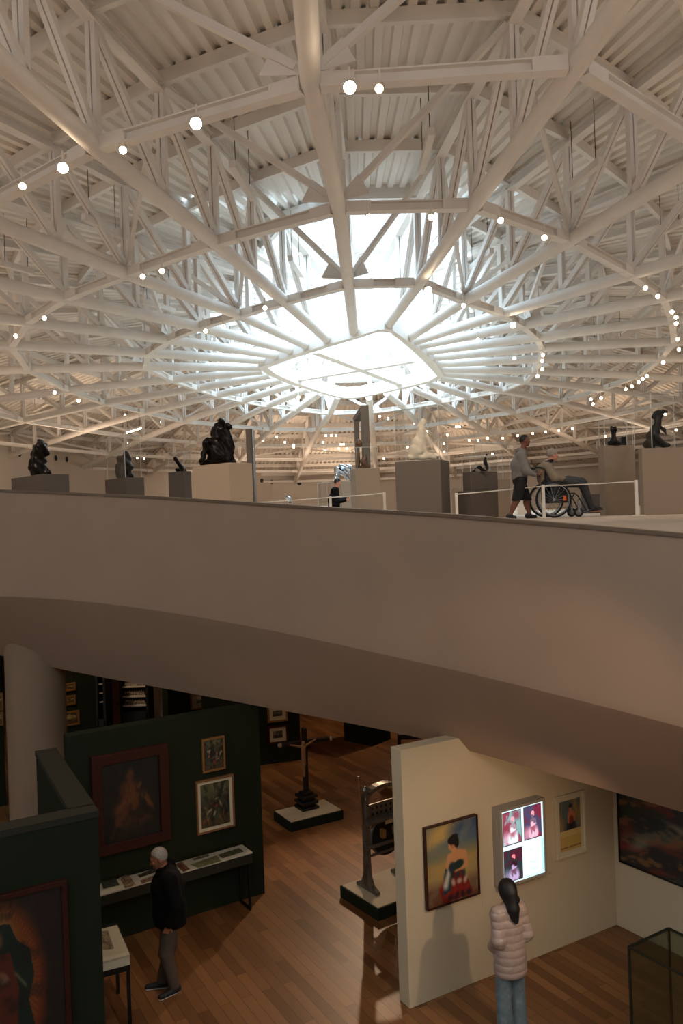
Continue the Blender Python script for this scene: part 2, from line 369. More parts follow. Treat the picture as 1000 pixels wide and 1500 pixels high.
# ---------------------------------------------------------------- hall walls, floors, parapet
def lerp_pts(P, x):
    xs = [p[0] for p in P]; return float(np.interp(x, xs, [p[1] for p in P]))
rimP = [(0,717),(100,721),(200,725),(370,736),(500,744),(560,747),(650,752),(760,761),(860,769),(1000,781)]
creP = [(0,874),(80,876),(160,884),(300,905),(440,932),(600,968),(700,990),(800,1015),(900,1040),(1000,1067)]
botP = [(0,960),(97,983),(217,1004),(383,1035),(500,1057),(640,1085),(700,1103),(800,1132),(900,1160),(1000,1190)]
HF = 1.6; xs = list(range(0, 1001, 50)); ds = [HF*F/(lerp_pts(creP, x)-lerp_pts(rimP, x)) for x in xs]
co_ = np.polyfit(xs, ds, 3)
rim = []; cre = []; bot = []
for x in xs:
    d = float(np.polyval(co_, x)); rim.append(at(x, lerp_pts(rimP, x), d)); r = rim[-1]
    c = at(x, lerp_pts(creP, x), d); cre.append(c); bot.append(at(x, lerp_pts(botP, x), d+1.25))
def smooth(L):
    L = [p.copy() for p in L]
    for _ in range(2):
        L = [L[0]]+[(L[i-1]+2*L[i]+L[i+1])/4 for i in range(1, len(L)-1)]+[L[-1]]
    return L
rim, cre, bot = smooth(rim), smooth(cre), smooth(bot)
def ext(L, n, lo):
    a = L[0]+(L[0]-L[2])*1.2; a2 = a+(L[0]-L[3])*3.2; z = L[-1]+(L[-1]-L[-3])*1.5; z2 = z+(L[-1]-L[-3])*6
    return [a2, a]+L+[z, z2]
rim, cre, bot = ext(rim, 0, 0), ext(cre, 0, 0), ext(bot, 0, 0)
nrmv = []
for i in range(len(rim)):
    d = rim[min(i+1, len(rim)-1)]-rim[max(i-1, 0)]; nrmv.append(nrm(V(-d[1], d[0], 0)))   # points away from the camera
mb = MB(); rows = []
for i in range(len(rim)):
    r, c, b, nv = rim[i], cre[i], bot[i], nrmv[i]
    c0 = c+(r-c)*.05; c1 = c+(b-c)*.06
    back = b+nv*.9; back[2] = EYE-1.0
    rows.append([r-V(0, 0, .03), c0, c*.5+(c0+c1)*.25, c1, b, b+nv*.25+V(0, 0, .02), back])
for i in range(len(rows)-1):
    for j in range(6): mb.add([rows[i][j], rows[i+1][j], rows[i+1][j+1], rows[i][j+1]], [(0, 1, 2, 3)])
import bmesh
o = mb.build('wall_parapet', M['parapet']); o['kind'] = 'structure'
bm = bmesh.new(); bm.from_mesh(o.data); bmesh.ops.remove_doubles(bm, verts=bm.verts, dist=.0005); bmesh.ops.recalc_face_normals(bm, faces=bm.faces); bm.to_mesh(o.data); bm.free()
o.data.polygons.foreach_set('use_smooth', [True]*len(o.data.polygons)); o.data.set_sharp_from_angle(angle=math.radians(17))
mb = MB(); mi = MB()
for i in range(len(rim)-1):
    a, b = rim[i], rim[i+1]; na, nb = nrmv[i]*.09, nrmv[i+1]*.09; k = V(0, 0, .035)
    mb.add([a-k-na*.2, b-k-nb*.2, b+nb-k, a+na-k, a-na*.2, b-nb*.2, b+nb, a+na], [(0, 1, 2, 3), (4, 5, 6, 7), (0, 1, 5, 4), (3, 2, 6, 7)])
    za, zb = min(a[2]-.03, UP), min(b[2]-.03, UP)
    A, B = a+na-k, b+nb-k; A2, B2 = A.copy(), B.copy(); A2[2], B2[2] = UP-.005, UP-.005
    mi.add([A, B, B2, A2], [(0, 1, 2, 3)])
struct('trim_2', mb, M['cap']); struct('trim_3', mi, M['parapet'])
W = [(-17,-9),(-20,5),(-21.5,18),(-21.5,34),(-20.5,48),(-18.5,56),(-14,65),(-6,72),(2,75),(9,74),(16,71),(22,66),(28,56),(31,44),(30,28),(26,12),(21,0),(16,-9)]
def wallstrip(name, pts, z0, z1):
    mb = MB()
    for a, b in zip(pts, pts[1:]): mb.add([(a[0], a[1], z0), (b[0], b[1], z0), (b[0], b[1], z1), (a[0], a[1], z1)], [(0, 1, 2, 3)])
    return struct(name, mb, M['wall'])
wallstrip('wall_left', W[:6], 0, EYE+7); wallstrip('wall_far', W[5:13], 0, EYE+6); wallstrip('wall_right', W[12:], 0, EYE+7); wallstrip('wall_back', [W[-1], W[0]], 0, EYE+8)
# upper floor slab
ring = [(p+n_*.05) for p, n_ in zip(rim, nrmv)]
poly = [Vector((p[0], p[1], 0)) for p in ring]
right = [Vector((20, 2, 0)), Vector((26, 12, 0)), Vector((30, 28, 0)), Vector((31, 44, 0)), Vector((28, 56, 0)), Vector((22, 66, 0)), Vector((16, 71, 0)), Vector((9, 74, 0)), Vector((2, 75, 0)), Vector((-6, 72, 0)), Vector((-14, 65, 0)), Vector((-18.5, 56, 0)), Vector((-20.5, 48, 0)), Vector((-21.5, 34, 0)), Vector((-21.5, 18, 0))]
poly = poly+right
tri = geometry.tessellate_polygon([poly])
mb = MB(); mb.add([(p.x, p.y, UP if i >= len(ring) else min(UP, ring[i][2]-.005)) for i, p in enumerate(poly)], [tuple(t) for t in tri]); struct('floor_upper', mb, M['carpet'])
mb = MB(); mb.add([(p.x+(nrmv[i][0]*.9 if i < len(ring) else 0), p.y+(nrmv[i][1]*.9 if i < len(ring) else 0), EYE-1.0) for i, p in enumerate(poly)], [tuple(t) for t in tri]); struct('ceiling_lower', mb, M['wall'])
mb = MB(); mb.add([(-22, -9, 0), (31, -9, 0), (31, 76, 0), (-22, 76, 0)], [(0, 1, 2, 3)]); struct('floor', mb, M['floor'])
# round vents in the far wall
def far_hit(px, py):
    a, b = ray(px, py)
    for (x0, y0), (x1, y1) in zip(W, W[1:]):
        U = V(x1-x0, y1-y0); den = U[0]-a*U[1]
        if abs(den) < 1e-6: continue
        s = (a*y0-x0)/den
        if 0 <= s <= 1 and y0+s*U[1] > 5: Y = y0+s*U[1]; return V(a*Y, Y, EYE+b*Y), nrm(V(U[1], -U[0], 0))
for px, py in ((28,665),(81,671),(97,673),(383,704),(398,706),(438,708),(695,682),(830,673),(848,671),(868,669),(600,704)):
    p, nn = far_hit(px, py)
    if np.dot(nn, -p[:3]*V(1, 1, 0)) < 0: nn = -nn
    t = thing('air_vent', 'small round dark air vent high on the curved hall wall', 'vent', p, 'round vents along the hall wall')
    MB().lathe(p, [(0, .2), (.03, .2)], 16, nn).build('vent_opening', M['black'], t); MB().torus(p+nn*.03, .21, .025, nn, 24, 6).build('vent_rim', M['wall'], t, True)

# ---------------------------------------------------------------- lower gallery
UA = V(-.5, .866, 0); UB = V(.866, .5, 0)
def slabwall(name, P, U, s0, s1, z1, th, m, mtop=None, nb=1):
    """wall whose camera face starts at P, thickness goes away along nvec"""
    nv = V(-U[1], U[0], 0)*nb; c = P+U*(s0+s1)/2+nv*th/2; mb = MB()
    mb.box((c[0], c[1], z1/2), (s1-s0, th, z1), U, nv); o = struct(name, mb, m, bevel=.006)
    return o
# white wall with the portraits
PW = onz(600, 1478, 0); PW2 = onz(903, 1355, 0); UW = nrm(PW2-PW); LW = np.linalg.norm(PW2-PW); ZW = 2.85
slabwall('wall_white', PW, UW, 0, LW+.3, ZW, .2, M['white'])
nW = V(UW[1], -UW[0], 0)
PR = onz(946, 1376, 0); UR = nrm(PR-PW2)
mb = MB(); c = PW2+UR*3.5+V(-UR[1], UR[0], 0)*.1; mb.box((c[0], c[1], ZW/2), (7, .2, ZW), UR, V(-UR[1], UR[0], 0)); struct('wall_right_gallery', mb, M['white'], bevel=.006)
nR = V(UR[1], -UR[0], 0)
if np.dot(nR, -PW2) < 0: nR = -nR
# green back wall
PG = onz(388, 1308, 0); PG2 = onz(186, 1372, 0); UG = nrm(PG2-PG); nG = V(-UG[1], UG[0], 0)
if np.dot(nG, -PG) < 0: nG = -nG
sC = wallhit(98, 1067, PG, UG)[0]
mb = MB(); c = PG+UG*sC/2-nG*.1; mb.box((c[0], c[1], 1.38), (sC, .2, 2.76), UG, nG); struct('wall_green_back', mb, M['green'], bevel=.006)
# foreground green L
ZP = 2.8; PF = onz(143, 1187, ZP); PF[2] = 0; nF = V(.5, -.866, 0)
mb = MB(); c = PF-UB*2.2+UA*.1; mb.box((c[0], c[1], ZP/2-.03), (4.4, .2, ZP-.06), UB, UA)
far = onz(81, 1095.5, ZP); far[2] = 0; U2 = nrm(far-PF); L2 = np.linalg.norm(far-PF); n2 = V(-U2[1], U2[0], 0)
if n2[0] > 0: n2 = -n2
c = PF+U2*(L2/2+.08)+n2*.11; mb.box((c[0], c[1], ZP/2-.03), (L2-.15, .22, ZP-.06), U2, n2)
struct('wall_green_front', mb, M['green'])
mb = MB(); c = PF-UB*2.2+UA*.1; mb.box((c[0], c[1], ZP-.03), (4.42, .22, .06), UB, UA); c = PF+U2*(L2/2+.1)+n2*.11; mb.box((c[0], c[1], ZP-.029), (L2-.18, .24, .058), U2, n2)
struct('trim_4', mb, M['greentop'])
# column
pc = at(55.5, 1100, 13.7); mb = MB(); mb.lathe((pc[0], pc[1], 0), [(0, .475), (4.5, .475)], 40); struct('column', mb, M['column'], True); bpy.data.objects['column']['kind'] = 'structure'
# far green partition behind the cross, low dark block etc.
def wall_px(name, p0, p1, z, m=None, th=.15):
    """standing wall whose foot line passes the pixels p0, p1"""
    A, B = onz(*p0, 0), onz(*p1, 0); U = nrm(B-A); nv = V(-U[1], U[0], 0)
    if np.dot(nv, A) < 0: nv = -nv
    c = (A+B)/2+nv*th/2; mb = MB(); mb.box((c[0], c[1], z/2), (np.linalg.norm(B-A), th, z), U, nv); o = struct(name, mb, m or M['green'], bevel=.006)
    return A, U, -nv
# ---------------------------------------------------------------- painting machinery
def srgb2lin(a): a = np.clip(a, 0, 1); return np.where(a < .04045, a/12.92, ((a+.055)/1.055)**2.4)
def fbm(u, v, seed=0, o=5, sc_=3.0):
    r = np.random.RandomState(seed); out = np.zeros_like(u); amp = 1; tot = 0
    for k in range(o):
        for _ in range(3):
            th = r.uniform(0, 6.28); fr = sc_*(2**k)*r.uniform(.7, 1.3); ph = r.uniform(0, 6.28)
            out += amp*np.sin((u*math.cos(th)+v*math.sin(th))*fr*3.1+ph+1.3*np.sin(u*fr*1.7+v*fr*1.1+ph*2)); tot += amp
        amp *= .6
    return out/tot*1.6+.5
class Cv:
    def __init__(s, nx, ny, base):
        s.u, s.v = np.meshgrid(np.linspace(0, 1, nx), np.linspace(0, 1, ny)); s.c = np.ones((ny, nx, 3))*np.array(base)/255.
        s.asp = 1
    def mix(s, m, col): m = np.clip(m, 0, 1)[..., None]; s.c = s.c*(1-m)+m*np.array(col)/255.; return s
    def noise(s, col, seed, sc_=3, lo=.4, hi=.8, amt=1): n = fbm(s.u, s.v, seed, 5, sc_); return s.mix(np.clip((n-lo)/(hi-lo), 0, 1)*amt, col)
    def ell(s, cx, cy, rx, ry, col, ang=0, soft=.15, amt=1):
        a = math.radians(ang); x = s.u-cx; y = s.v-cy; X = (x*math.cos(a)+y*math.sin(a))/rx; Y = (-x*math.sin(a)+y*math.cos(a))/ry
        d = np.sqrt(X*X+Y*Y); return s.mix(np.clip((1+soft-d)/(2*soft), 0, 1)*amt, col)
    def cap(s, x0, y0, x1, y1, r0, r1, col, soft=.012, amt=1):
        dx, dy = x1-x0, y1-y0; t = np.clip(((s.u-x0)*dx+(s.v-y0)*dy)/(dx*dx+dy*dy), 0, 1)
        d = np.hypot(s.u-x0-t*dx, s.v-y0-t*dy)-(r0+(r1-r0)*t); return s.mix(np.clip(.5-d/soft/2, 0, 1)*amt, col)
    def rect(s, x0, y0, x1, y1, col, soft=.004, amt=1):
        f = lambda a: np.clip(a/soft+.5, 0, 1); return s.mix(f(s.u-x0)*f(x1-s.u)*f(s.v-y0)*f(y1-s.v)*amt, col)
    def poly(s, pts, col, amt=1):
        ins = np.zeros(s.u.shape, bool); n = len(pts)
        for i in range(n):
            (x0, y0), (x1, y1) = pts[i], pts[(i+1) % n]; c = ((y0 > s.v) != (y1 > s.v)) & (s.u < (x1-x0)*(s.v-y0)/((y1-y0) or 1e-9)+x0); ins ^= c
        return s.mix(ins*amt, col)
def canvas(name, cv, P00, U, Zv, w, h, m, parent, nvec, off=0):
    """P00 = lower left corner; v=0 at top"""
    ny, nx = cv.u.shape; o = np.array(parent['_o']) if parent is not None else V(0, 0, 0)
    P = P00[None, None]+U[None, None]*(cv.u[..., None]*w)+Zv[None, None]*((1-cv.v)[..., None]*h)+nvec*off-o
    idx = np.arange(nx*ny).reshape(ny, nx); f = np.stack([idx[:-1, :-1], idx[1:, :-1], idx[1:, 1:], idx[:-1, 1:]], -1).reshape(-1, 4)
    me = bpy.data.meshes.new(name); me.from_pydata(P.reshape(-1, 3).tolist(), [], f.tolist())
    at_ = me.color_attributes.new('Col', 'FLOAT_COLOR', 'POINT'); col = np.ones((nx*ny, 4)); col[:, :3] = srgb2lin(cv.c.reshape(-1, 3)); at_.data.foreach_set('color', col.ravel())
    me.materials.append(m); ob = bpy.data.objects.new(name, me); C.objects.link(ob)
    if parent is not None: ob.parent = parent
    return ob
Z = V(0, 0, 1)
def hang(name, label, cat, px, P, U, nv, cv, fw=.05, fd=.05, fm='oak', matw=0, off=0, group=None, size=None, canvasmat='oil', glass=False):
    """px = TL,TR,BR,BL pixels of the outer frame on the wall plane P+sU (plus off along nv)"""
    Pp = P+nv*(off+fd)
    h = [wallhit(x, y, Pp, U) for x, y in px]
    sl = (h[0][0]+h[3][0])/2; sr = (h[1][0]+h[2][0])/2; zt = (h[0][1]+h[1][1])/2; zb = (h[2][1]+h[3][1])/2
    if sl > sr: U = -U; sl, sr = -sl, -sr
    w, hh = sr-sl, zt-zb; B = P+nv*off+U*sl+Z*zb
    t = thing(name, label, cat, B+U*w/2, group)
    mb = MB()
    for a, b in (((0, 0), (w, fw)), ((0, hh-fw), (w, hh)), ((0, fw), (fw, hh-fw)), ((w-fw, fw), (w, hh-fw))):
        cx, cz = (a[0]+b[0])/2, (a[1]+b[1])/2
        mb.box(B+U*cx+Z*cz+nv*fd/2, (b[0]-a[0], fd, b[1]-a[1]), U, nv, Z)
    mb.box(B+U*w/2+Z*hh/2+nv*.004, (w-fw, .008, hh-fw), U, nv, Z)
    if fw > .004: mb.build('frame', M[fm], t, bevel=.004)
    d = fd*.55
    if matw:
        MB().box(B+U*w/2+Z*hh/2+nv*(d-.006), (w-2*fw, .006, hh-2*fw), U, nv, Z).build('mount', M['matcard'], t)
    g = fw+matw
    canvas('canvas', cv, B+U*g+Z*g, U, Z, w-2*g, hh-2*g, M[canvasmat], t, nv, d)
    return t, B, U, w, hh

def landscape(seed, pal, nx=60, ny=60):
    c = Cv(nx, ny, pal[0]); c.noise(pal[1], seed, 2, .4, .7); c.rect(-1, .55, 2, 2, pal[2], .1); c.noise(pal[3], seed+1, 5, .55, .8, .8); return c
def fighters(seed):
    c = Cv(110, 130, (60, 62, 46)); c.rect(-1, -1, 2, .32, (86, 84, 58), .3); c.ell(.65, .12, .3, .12, (120, 112, 78), 20, .6, .7); c.noise((20, 26, 24), seed, 3, .45, .8, .8)
    c.rect(-1, .8, 2, 2, (92, 68, 40), .15, .7); r = random.Random(seed)
    for k in range(34):
        x, y = r.uniform(.12, .9), r.uniform(.35, .85); a = r.uniform(-80, 80)
        c.ell(x, y, r.uniform(.05, .12), r.uniform(.015, .035), r.choice([(178, 150, 108), (120, 84, 50), (150, 60, 40), (40, 34, 26), (200, 180, 140), (70, 80, 66)]), a, .4, .85)
    return c.noise((18, 16, 12), seed+5, 7, .55, .9, .5)
# dark big painting
c = Cv(130, 180, (14, 13, 9)); c.noise((30, 30, 18), 4, 2, .5, .9, .7)
c.ell(.5, .62, .36, .3, (44, 24, 10), 0, .7, .8)
for a in [(.48,.28,.44,.2,.03,.03),(.48,.2,.5,.17,.055,.06)]: c.cap(*a, (84, 46, 22), .03)
c.ell(.47, .4, .15, .14, (92, 50, 22), -10, .4); c.cap(.36, .34, .3, .52, .045, .035, (70, 38, 16), .03); c.cap(.3, .52, .55, .5, .035, .03, (92, 52, 24), .02)
c.cap(.55, .5, .66, .32, .035, .025, (96, 54, 26), .02); c.ell(.4, .58, .2, .09, (100, 56, 24), -15, .4)
c.cap(.5, .6, .7, .45, .07, .055, (86, 48, 22), .03); c.cap(.7, .45, .88, .68, .05, .03, (98, 58, 28), .02); c.cap(.4, .62, .25, .75, .07, .05, (84, 46, 20), .03); c.cap(.25, .75, .14, .92, .04, .03, (80, 46, 20), .02)
for k in range(12): c.ell(.25+.05*k, .78+.04*math.sin(k), .06, .03, (78, 44, 20), 20*k, .6, .6)
c.noise((8, 8, 6), 8, 6, .5, .9, .55)
hang('painting', 'large dark painting of a seated muscular figure in a wide mahogany frame', 'painting', [(128,1111),(246.6,1090),(251,1231.6),(145,1255)], PG, UG, nG, c, .13, .09, 'mahog')
hang('painting', 'smaller upper picture of tangled fighters with a pale thin frame on the green wall', 'painting', [(296,1083),(330,1078),(330,1127),(297,1133)], PG, UG, nG, fighters(2), .028, .04, 'gold')
hang('painting', 'lower picture of tangled fighters with cream mount and wooden frame on the green wall', 'painting', [(288,1144.5),(343,1135),(344,1211),(289,1224)], PG, UG, nG, fighters(3), .022, .05, 'oak', .045)
# orange mandorla painting on the near green wall
c = Cv(150, 190, (40, 28, 22)); c.ell(.5, .25, .7, .3, (86, 66, 34), 20, .8, .8); c.ell(.9, .1, .15, .3, (50, 28, 34), 0, .6, .7); c.noise((30, 24, 22), 12, 2, .45, .8, .6)
ex = lambda k: k
c.ell(.5, .52, .34, .47, (150, 44, 14), 0, .12); c.ell(.5, .5, .27, .4, (190, 104, 34), 0, .35)
an = np.arctan2(c.v-.4, c.u-.5); rd = np.hypot((c.u-.5)/.3, (c.v-.48)/.42)
c.mix((np.sin(an*70) > .3)*(rd < 1)*(rd > .3)*.35, (226, 150, 60)); c.ell(.47, .2, .1, .09, (230, 190, 110), 0, .7, .8)
c.poly([(.38,.2),(.46,.13),(.56,.14),(.62,.24),(.72,.3),(.75,.45),(.7,.58),(.74,.72),(.8,.9),(.66,.93),(.6,.75),(.3,.8),(.3,.4)], (22, 52, 40)); c.ell(.45, .22, .055, .055, (150, 96, 62), 0, .2)
c.poly([(.42,.29),(.56,.3),(.62,.5),(.6,.75),(.62,.95),(.36,.95),(.32,.7),(.34,.4)], (130, 52, 28)); c.ell(.5, .43, .05, .03, (190, 130, 90), 30, .3); c.cap(.6, .42, .68, .5, .006, .004, (190, 170, 110))
c.cap(.64, .95, .8, .86, .025, .01, (24, 18, 16)); c.noise((20, 14, 10), 22, 8, .6, 1, .4); c.c *= .62
zt = wallhit(100, 1290, PF, UB); zl = wallhit(0, 1312, PF, UB)
t, *_ = hang('painting', 'painting of a robed praying figure in an orange oval glow on the near green wall', 'painting', [(-100,1333),(101,1291),(105,1560),(-96,1640)], PF, -UB, nF, c, .05, .05, 'mahog')
# white wall pictures
def dancer(bg1, bg2, sk, dress, hair, extra, n=(120, 170)):
    c = Cv(n[0], n[1], bg1); c.ell(.3, .2, .4, .16, bg2, -25, .6); c.ell(.9, .2, .2, .15, bg2, 20, .5, .6); c.noise(extra, 31, 2.2, .5, .85, .55); c.rect(-1, .78, 2, 2, extra, .2, .5)
    return c
c = Cv(130, 180, (84, 104, 112)); c.ell(.3, .12, .42, .16, (196, 158, 90), -15, .7); c.ell(.85, .12, .35, .12, (60, 80, 104), 0, .5); c.ell(.55, .28, .6, .09, (96, 108, 112), -12, .6, .8); c.rect(-1, .38, 2, 2, (196, 150, 70), .25, .85); c.ell(.1, .4, .3, .08, (110, 116, 96), 0, .7, .6)
c.rect(-1, .74, 2, 2, (96, 56, 36), .14, .9); c.noise((150, 140, 118), 51, 3, .55, .9, .35)
c.poly([(.4,.6),(.66,.6),(.8,.78),(.9,.98),(.3,1),(.24,.82)], (120, 30, 24)); 
for k in range(16): c.ell(.36+.03*k, .68+.09*(k % 4), .035, .05, [(34, 52, 54), (190, 176, 150), (140, 36, 28), (30, 28, 34)][k % 4], 30*k, .5, .85)
c.poly([(.36,.56),(.46,.55),(.46,.86),(.3,.9)], (40, 58, 66)); c.cap(.44, .6, .36, .78, .035, .05, (196, 186, 166), .03)
SK = (206, 142, 92)
c.ell(.6, .44, .17, .075, SK, 0, .12); c.cap(.55, .4, .54, .34, .045, .05, SK); c.cap(.75, .44, .77, .58, .045, .04, SK); c.cap(.77, .59, .55, .62, .04, .028, SK); c.cap(.45, .44, .4, .54, .045, .035, SK); c.cap(.4, .55, .46, .5, .03, .03, SK)
c.ell(.6, .52, .13, .07, SK, 0, .15); c.ell(.62, .56, .11, .055, (30, 46, 44), -8, .2); c.ell(.5, .58, .07, .07, (36, 50, 56), 0, .3)
c.ell(.52, .29, .085, .07, SK, -15, .12); c.ell(.53, .235, .105, .055, (26, 18, 16), 0, .15); c.ell(.6, .28, .045, .06, (26, 18, 16), 0, .2); c.ell(.56, .19, .07, .03, (26, 18, 16), 0, .3); c.cap(.49, .295, .5, .293, .006, .006, (60, 30, 22)); c.cap(.54, .3, .56, .298, .006, .006, (60, 30, 22)); c.ell(.515, .325, .018, .006, (160, 50, 44), -12, .3)
hang('painting', 'oil painting of a dark-haired woman with bare shoulders before a golden cloudy sky', 'painting', [(622,1214.4),(699.8,1193.4),(704,1310),(627.8,1335)], PW, UW, nW, c, .012, .06, 'mahog')
# calendar print
c = Cv(90, 130, (196, 158, 84)); c.rect(-.1, -.1, 1.1, .6, (84, 96, 92)); c.mix((c.v < .6)*np.clip(fbm(c.u, c.v, 61, 4, 2)-.3, 0, 1), (176, 128, 60))
c.poly([(.3,.6),(.36,.42),(.72,.42),(.8,.6)], (40, 34, 36)); c.ell(.55, .3, .16, .1, (186, 110, 70), 0, .2); c.ell(.55, .4, .12, .08, (120, 40, 32), 0, .3); c.cap(.42, .3, .42, .44, .04, .03, (186, 110, 70)); c.cap(.7, .3, .7, .42, .04, .03, (186, 110, 70)); c.ell(.52, .17, .07, .055, (186, 110, 70), 0, .2); c.ell(.53, .12, .08, .04, (24, 18, 16), 0, .2)
c.rect(-.1, .6, 1.1, .72, (206, 176, 104), .01); c.rect(-.1, .93, 1.1, .945, (110, 40, 26), .01)
hang('calendar_print', 'pale framed calendar print with a small portrait at its top, right of the screens', 'picture', [(812.5,1168.6),(856.6,1157.5),(860,1247.5),(816.4,1261)], PW, UW, nW, c, .03, .04, 'matcard', .05)
# screen box
fd = .145; Pp = PW+nW*fd
hh_ = [wallhit(x, y, Pp, UW) for x, y in [(734.8,1190.6),(795,1174),(798.6,1279),(739,1297)]]
s0 = (hh_[0][0]+hh_[3][0])/2; s1 = (hh_[1][0]+hh_[2][0])/2; z1 = (hh_[0][1]+hh_[1][1])/2; z0 = (hh_[2][1]+hh_[3][1])/2; w_, h_ = s1-s0, z1-z0
B = PW+UW*s0+Z*z0
t = thing('display_screen', 'white framed light box showing four glowing portrait studies, in front of the woman', 'screen', B+UW*w_/2)
fb = .035; mb = MB(); A = B-UW*fb-Z*fb; W2, H2 = w_+2*fb, h_+2*fb
mb.box(A+UW*W2/2+Z*H2/2+nW*(fd-.03)/2, (W2, fd-.03, H2), UW, nW, Z)
for a, b in (((0, 0), (W2, fb)), ((0, H2-fb), (W2, H2)), ((0, fb), (fb, H2-fb)), ((W2-fb, fb), (W2, H2-fb))):
    mb.box(A+UW*(a[0]+b[0])/2+Z*(a[1]+b[1])/2+nW*(fd-.015), (b[0]-a[0], .03, b[1]-a[1]), UW, nW, Z)
mb.build('housing', M['whiteend'], t, bevel=.004)
c = Cv(160, 220, (206, 232, 240))
def study(x0, y0, x1, y1, bg, n1, sk, dr, hr, frame=True):
    m = lambda x, y: (x0+(x1-x0)*x, y0+(y1-y0)*y); w, h = x1-x0, y1-y0
    k = Cv(160, 220, bg); k.noise(n1, int(x0*90+y0*70), 4, .45, .7, .9)
    def E(x, y, rx, ry, col, a=0, so=.2, am=1): q = m(x, y); k.ell(q[0], q[1], rx*w, ry*h, col, a, so, am)
    E(.75, .12, .22, .14, n1, 20, .5, .8); E(.1, .45, .16, .05, n1, -10, .5, .7); E(.15, .85, .2, .2, dr, 20, .6, .6)
    E(.52, .8, .26, .2, dr, 0, .35); E(.4, .92, .12, .14, dr, 30, .4); E(.68, .9, .14, .12, dr, -30, .4); E(.52, .7, .15, .09, n1, 0, .5, .7)
    E(.52, .44, .16, .06, sk); E(.5, .52, .1, .07, sk); E(.4, .5, .045, .1, sk, 12); E(.67, .5, .05, .11, sk, -8); E(.55, .6, .16, .03, dr, -12, .3); E(.48, .56, .09, .07, dr, 20, .4)
    E(.5, .34, .045, .06, sk); E(.49, .27, .07, .065, sk, 0, .15); E(.52, .215, .095, .06, hr, 0, .15); E(.58, .27, .03, .05, hr, 0, .3)
    E(.47, .275, .012, .006, n1, 0, .3); E(.52, .27, .012, .006, n1, 0, .3); E(.6, .8, .05, .04, bg, 30, .5, .6); E(.42, .82, .04, .06, bg, -20, .5, .6)
    ins = (c.u > x0)*(c.u < x1)*(c.v > y0)*(c.v < y1)
    if frame: c.rect(x0-.012, y0-.01, x1+.012, y1+.01, (24, 34, 40))
    c.c = np.where(ins[..., None], k.c, c.c)
study(.03, .03, .455, .47, (118, 158, 160), (130, 46, 66), (150, 130, 140), (220, 214, 232), (235, 150, 165))
study(.535, .025, .95, .47, (66, 60, 88), (112, 34, 56), (110, 90, 110), (226, 170, 190), (255, 150, 160))
study(.03, .55, .455, .97, (36, 46, 50), (70, 24, 40), (48, 20, 30), (170, 150, 190), (250, 120, 130))
c.rect(.49, .52, 1.1, 1.1, (226, 246, 250)); c.rect(.94, .5, 1.1, 1.1, (160, 214, 236), .05); c.rect(.5, .96, 1.1, 1.1, (190, 226, 236), .02)
for e in [(.7, .62, .05, .02), (.7, .7, .03, .01), (.72, .8, .1, .02), (.74, .9, .14, .02), (.66, .76, .01, .04), (.8, .78, .01, .04)]: c.ell(*e, (168, 200, 206), 10, .8, .7)
canvas('screen_panel', c, B, UW, Z, w_, h_, M['screen'], t, nW, fd-.012)
# wall captions
for px, py, lb in ((710, 1321, 'small white caption card beside the oil painting of the woman'), (803, 1286, 'small white caption card below the lit screens')):
    s_, z_ = wallhit(px, py, PW, UW); tag(MB().box(PW+UW*s_+Z*z_+nW*.004, (.09, .008, .11), UW, nW, Z).build('caption_card', M['white']), lb, 'label')
# abstract on right wall
c = Cv(220, 100, (46, 50, 42)); c.noise((110, 104, 84), 71, 2, .45, .8, .8); c.noise((110, 34, 24), 72, 2.4, .58, .85, .9); c.noise((26, 34, 36), 73, 3, .5, .8, .85); c.noise((140, 96, 56), 74, 5, .62, .9, .8)
for k in range(14): c.ell(.06+.07*k, .5+.2*math.sin(k*2.2), .04, .12, [(120, 44, 32), (150, 140, 112), (34, 40, 44), (140, 90, 60)][k % 4], 25*k, .6, .7)
hang('painting', 'wide dark abstract painting of red and grey figures on the right gallery wall', 'painting', [(901,1159.6),(1180,1240),(1180,1375),(907,1262.5)], PW2, UR, nR, c, .015, .05, 'black')
# framed pictures far away
A, U, nv = wall_px('wall_green_far', (300, 1132), (441, 1113), 2.75)
hang('painting', 'lower of two small framed landscapes with mounts on the far green partition', 'painting', [(392,1064.5),(421.5,1061.5),(422,1087.5),(393,1091)], A, U, nv, landscape(5, [(120, 110, 84), (84, 84, 66), (60, 50, 36), (40, 36, 28)]), .04, .04, 'mahog', .08)
hang('painting', 'upper of two small framed landscapes with mounts on the far green partition', 'painting', [(391.5,1035),(421,1031),(421.5,1056),(392.5,1059)], A, U, nv, landscape(9, [(140, 130, 100), (90, 90, 76), (66, 56, 40), (40, 36, 28)]), .04, .04, 'gold', .08)
A, U, nv = wall_px('wall_green_side', (250, 1110), (345, 1098), 2.75)
hang('painting', 'small cream mounted landscape on the green partition showing above the near wall', 'painting', [(279,1018),(311,1015.5),(311,1037),(279,1040)], A, U, nv, landscape(13, [(170, 156, 120), (120, 120, 100), (90, 84, 56), (60, 60, 46)]), .04, .04, 'gold', .1)
A, U, nv = wall_px('wall_green_left', (60, 1150), (146, 1132), 3.0)
for q, lb, sd in (([(80,1003),(111,1000),(111,1012),(80,1015)], 'topmost small gilt landscape right of the white column', 1), ([(80,1021),(111,1019),(111,1033),(80,1035)], 'middle small gilt landscape right of the white column', 2), ([(78,1045),(117,1041),(117,1063),(78,1066)], 'lowest and largest small landscape right of the white column', 3)):
    hang('painting', lb, 'painting', q, A, U, nv, landscape(20+sd, [(170, 140, 90), (120, 100, 70), (90, 66, 36), (50, 40, 26)]), .04, .04, 'gold')
